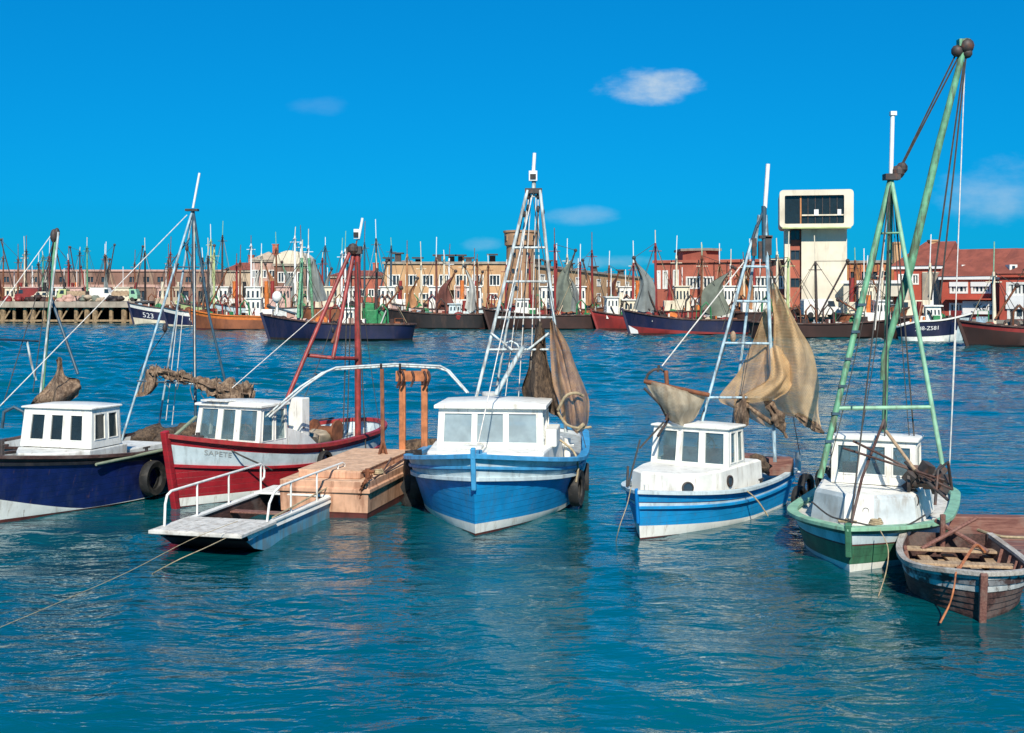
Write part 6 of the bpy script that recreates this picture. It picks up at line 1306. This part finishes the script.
t10 = trawler('reddish brown trawler with three thin derricks moored below the control tower', 752, 915, 130, 'far_brown', 2.4, 1.5, 1.7, 'right', tilt=1, wh=(.17, .09, 2.6, 'white'), masts=((.78, 8.4, 'lime_paint', (2.4, 8.2, 'iron', None)), (.60, 8.0, 'iron', (-3.0, 8.0, 'iron', None)), (.30, 6.4, 'cream', (3.0, 4.0, 'rust', None))), gallows=3, boot='far_brown')
for t, lb, mt_ in ((.85, 'dark brown net heap in the bow of the reddish brown trawler', 'far_brown'), (.5, 'pale canvas heap on the reddish brown trawler', 'sail_pale'), (.4, 'rust net heap on the reddish brown trawler', 'far_rust'), (.34, 'olive green net heap on the reddish brown trawler', 'lime_paint'), (.66, 'brown rope heap on the reddish brown trawler', 'net_solid')): heap_on(t10, t, lb, mt_, 7, .8)
wheelhouse(t10, t10.L * .27, t10.L * .36, 1.0, .9, 2.5, .1, None, [], [(.1, .5, .45, .85), (.55, .5, .9, .85)], mt='cream', roofmt='white', fr='cream', gl='glass_far', fw=.05, th=.1, over=.15, name='deck_house')
crates_on(t10, .44, 3, 'the reddish brown trawler')
t11 = trawler('white and dark blue trawler numbered Z48-Z581 with a pale blue bow stripe', 902, 963, 120, 'far_navy', 2.75, 2.0, 1.3, 'right', tilt=14, wh=(.34, .26, 2.0, 'white'), masts=((.5, 7.6, 'cream'),), gallows=0, boot='antifoul', rail='white', bands=([(-.6, 0), (.1, 0), (.5, 0, .4), (-.3, 1), (0, 1)], [0, 1, 2, 2], ['antifoul', 'white', 'far_navy']), B=3.6)
mb = MB(); mb2 = MB(); mb3 = MB(); H = t11.H
ts2 = [.0, .04, .08, .12, .16]
mb.grid([[H.S(.02 + .2 * k / 6, .05 + .02 * k, 1, 0, .03) for k in range(7)], [H.S(.02 + .2 * k / 6, (H.sheer(.1) - .05), 1, 0, .03) for k in range(7)]]) if False else None
mb.grid([[H.S(.015 + .13 * f, z, 1, 0, .03) for f in (0, .3, .6, 1)] for z in (.12, .8, 1.5, 2.1, 2.35)]); mb.build('bow_stripe', 'pale_blue', t11)
None if True else mb2.grid([[H.S(.16 + .30 * f + (.10 * (1 - z / 2) if f == 1 else 0) , max(.12, z * (1 - .15 * f)), 1, 0, .028) for f in (0, .33, .66, 1)] for z in (.35, .8, 1.3, 1.8, 2.1)])
H.letters(t11, 'Z48-Z581', .52, 4.5, 1.08, 1, 'sign_white', .9)
t12 = trawler('dark red brown trawler moored at the far right edge below the brick shop', 968, 1085, 110, 'far_brown', 2.3, 1.7, 1.8, 'left', tilt=-6, wh=(.58, .14, 2.0, 'far_red'), masts=((.22, 6.6, 'cream', (1.8, 5.4, 'rust', None)), (.47, 7.2, 'rust')), gallows=3, top='far_red', boot='far_black')
for t, lb, mt_ in ((.2, 'dark red net heap in the bow of the trawler at the far right', 'far_red'), (.36, 'brown net heap on the trawler at the far right', 'far_brown'), (.5, 'rust net heap on the trawler at the far right', 'far_rust')): heap_on(t12, t, lb, mt_, 7, .8)

# second row and boats behind the jetty: hulls hidden, gear and masts in view
def second(label, px, Y, hullc, mtc, **k): 
    return trawler(label, px - 32, px + 32, Y, hullc, 3.2, 2.4, 2.4, tilt=2, group='trawlers lying in the second row', **k)
spec2 = [('rust red trawler behind the jetty, its two thin dark derricks leaning left', 24, 214, 'far_red', (.4, 10.6, 'rust', (-2.6, 13.6, 'iron', None)), (.72, 9.8, 'iron'), 'skin_pink'),
         ('white trawler behind the jetty with a pale sail below a thin mast', 56, 216, 'white_old', (.3, 11.0, 'mint_mast', (1.2, 10, 'iron', 'sail_pale')), (.7, 9.6, 'rust', (-2.4, 13.4, 'iron', None)), 'white'),
         ('red and green masted trawler behind the mint truck on the jetty', 84, 215, 'far_rust', (.45, 12.6, 'mint_mast', (1.0, 9, 'far_red', None)), (.75, 10.2, 'far_red', (2.2, 12.8, 'iron', None)), 'skin_pink'),
         ('dark trawler behind the jetty with a fat grey hanging net', 115, 213, 'far_black', (.35, 11.0, 'iron', (.9, 10.2, 'iron', 'sail_grey')), (.8, 9.8, 'rust', (1.5, 12.4, 'iron', None)), 'cream'),
         ('pink housed trawler behind the navy trawlers at the jetty end', 158, 203, 'far_red', (.3, 11.4, 'far_black'), (.65, 10.2, 'rust'), 'skin_pink'),
         ('yellow green trawler with a pale upright gear frame behind the orange trawler', 214, 186, 'lime_paint', (.45, 12.6, 'lime_paint', (.6, 11.6, 'lime_paint', 'sail_pale')), (.62, 13.2, 'iron'), 'white'),
         ('white trawler behind the rusty orange trawler with a blue roofed house', 246, 184, 'pale_blue', (.4, 9.4, 'far_rust'), (.75, 10.4, 'cream'), 'white'),
         ('pale trawler with tall white aerials behind the dark blue trawler bow', 292, 180, 'white_old', (.45, 12.8, 'lamp_white', (1.8, 9, 'mint_mast', 'sail_grey')), (.25, 11.4, 'lamp_white'), 'skin_pink'),
         ('rust coloured trawler behind the red tripod mast', 335, 178, 'far_rust', (.4, 10.6, 'lamp_white'), (.7, 9.6, 'far_red', (-1.5, 8, 'rust', 'sail_grey')), 'cream'),
         ('green trawler with a tall black mast in front of the market hall corner', 380, 174, 'machine_green', (.45, 12.2, 'iron', (1.4, 9, 'mast_dark', None)), (.66, 11.2, 'mast_dark'), 'white'),
         ('pinkish white trawler in the second row below the market hall windows', 428, 171, 'skin_pink', (.4, 8.8, 'cream'), (.75, 9.6, 'cream'), 'white'),
         ('pale blue trawler in the second row left of the round tower', 482, 170, 'pale_blue', (.4, 8.6, 'rust'), (.8, 9.0, 'cream'), 'white'),
         ('red masted trawler in the second row right of the round tower', 540, 168, 'far_red', (.35, 9.6, 'far_red'), (.75, 9.0, 'far_red'), 'white'),
         ('orange trawler in the second row behind the red masts', 586, 168, 'far_rust', (.4, 10.4, 'far_red', (1.3, 9, 'iron', 'sail_orange')), (.8, 9.8, 'cream'), 'white'),
         ('dark red trawler in the second row before the brick building windows', 690, 152, 'far_red', (.3, 8.8, 'cream'), (.7, 9.2, 'cream'), 'cream'),
         ('white trawler in the second row beside the pale masts', 738, 150, 'white_old', (.4, 8.6, 'cream', (1.2, 7.6, 'rust', 'sail_orange')), (.78, 8.2, 'rust'), 'white')]
spec2 += [('grey trawler behind the jetty whose mast stands left of the white van', 92, 222, 'sail_grey', (.3, 11.4, 'rust', (-2, 13, 'iron', None)), (.7, 12.0, 'iron', (1.6, 12.6, 'iron', None)), 'cream'),
          ('brown trawler behind the jetty right of the cream car', 40, 223, 'far_brown', (.35, 11.2, 'far_red', (1.8, 9.5, 'rust', 'sail_grey')), (.75, 11.6, 'cream'), 'skin_pink'),
          ('cream trawler behind the jetty at the far left', 6, 220, 'house_cream', (.45, 11.0, 'rust', (-1.5, 9.4, 'rust', 'sail_brown')), (.8, 12.2, 'iron'), 'cream'),
          ('red trawler behind the two navy trawlers', 182, 196, 'far_red', (.3, 12.6, 'mast_dark', (1.2, 11.4, 'iron', None)), (.7, 11.0, 'far_red', (-1.6, 9, 'rust', 'sail_brown')), 'house_cream'),
          ('cream trawler in the second row before the pink gabled house', 264, 194, 'house_cream', (.3, 11.6, 'rust', (1.6, 9, 'rust', 'sail_orange')), (.7, 12.2, 'lamp_white', (-1.8, 8.6, 'iron', 'sail_pale')), 'skin_pink'),
          ('blue grey trawler before the rust red shed', 316, 190, 'pale_blue', (.35, 11.8, 'mast_dark', (1.5, 9.4, 'far_red', 'sail_brown')), (.75, 12.4, 'lamp_white'), 'house_cream'),
          ('dark green trawler right behind the red tripod mast', 358, 188, 'machine_green', (.4, 12.2, 'mast_dark'), (.7, 11.2, 'lamp_white', (-1.4, 9, 'rust', 'sail_grey')), 'white'),
          ('black trawler in the second row below the market hall doorway', 455, 180, 'far_black', (.4, 9.6, 'lamp_white'), (.8, 8.8, 'rust', (1.2, 7.6, 'rust', 'sail_grey')), 'skin_pink'),
          ('pale trawler below the receding market wing', 618, 172, 'white_old', (.35, 8.4, 'rust', (1.4, 7.6, 'rust', 'sail_brown')), (.75, 9.2, 'cream'), 'white'),
          ('brown trawler in the second row left of the control tower foot', 768, 143, 'far_brown', (.35, 9.4, 'cream'), (.7, 8.6, 'far_red', (1.2, 7.4, 'rust', 'sail_orange')), 'white'),
          ('rust trawler in the second row before the white quayside hall', 872, 134, 'far_rust', (.35, 7.4, 'cream', (1.2, 6.4, 'rust', None)), (.75, 8.2, 'rust'), 'cream')]
for lb, px, Y, hc, m1, m2, whc in spec2:
    second(lb, px, Y, hc, None, wh=(.5, .24, 3.7, whc), masts=(m1, m2), gallows=2, bow=R.choice(('left', 'right')))
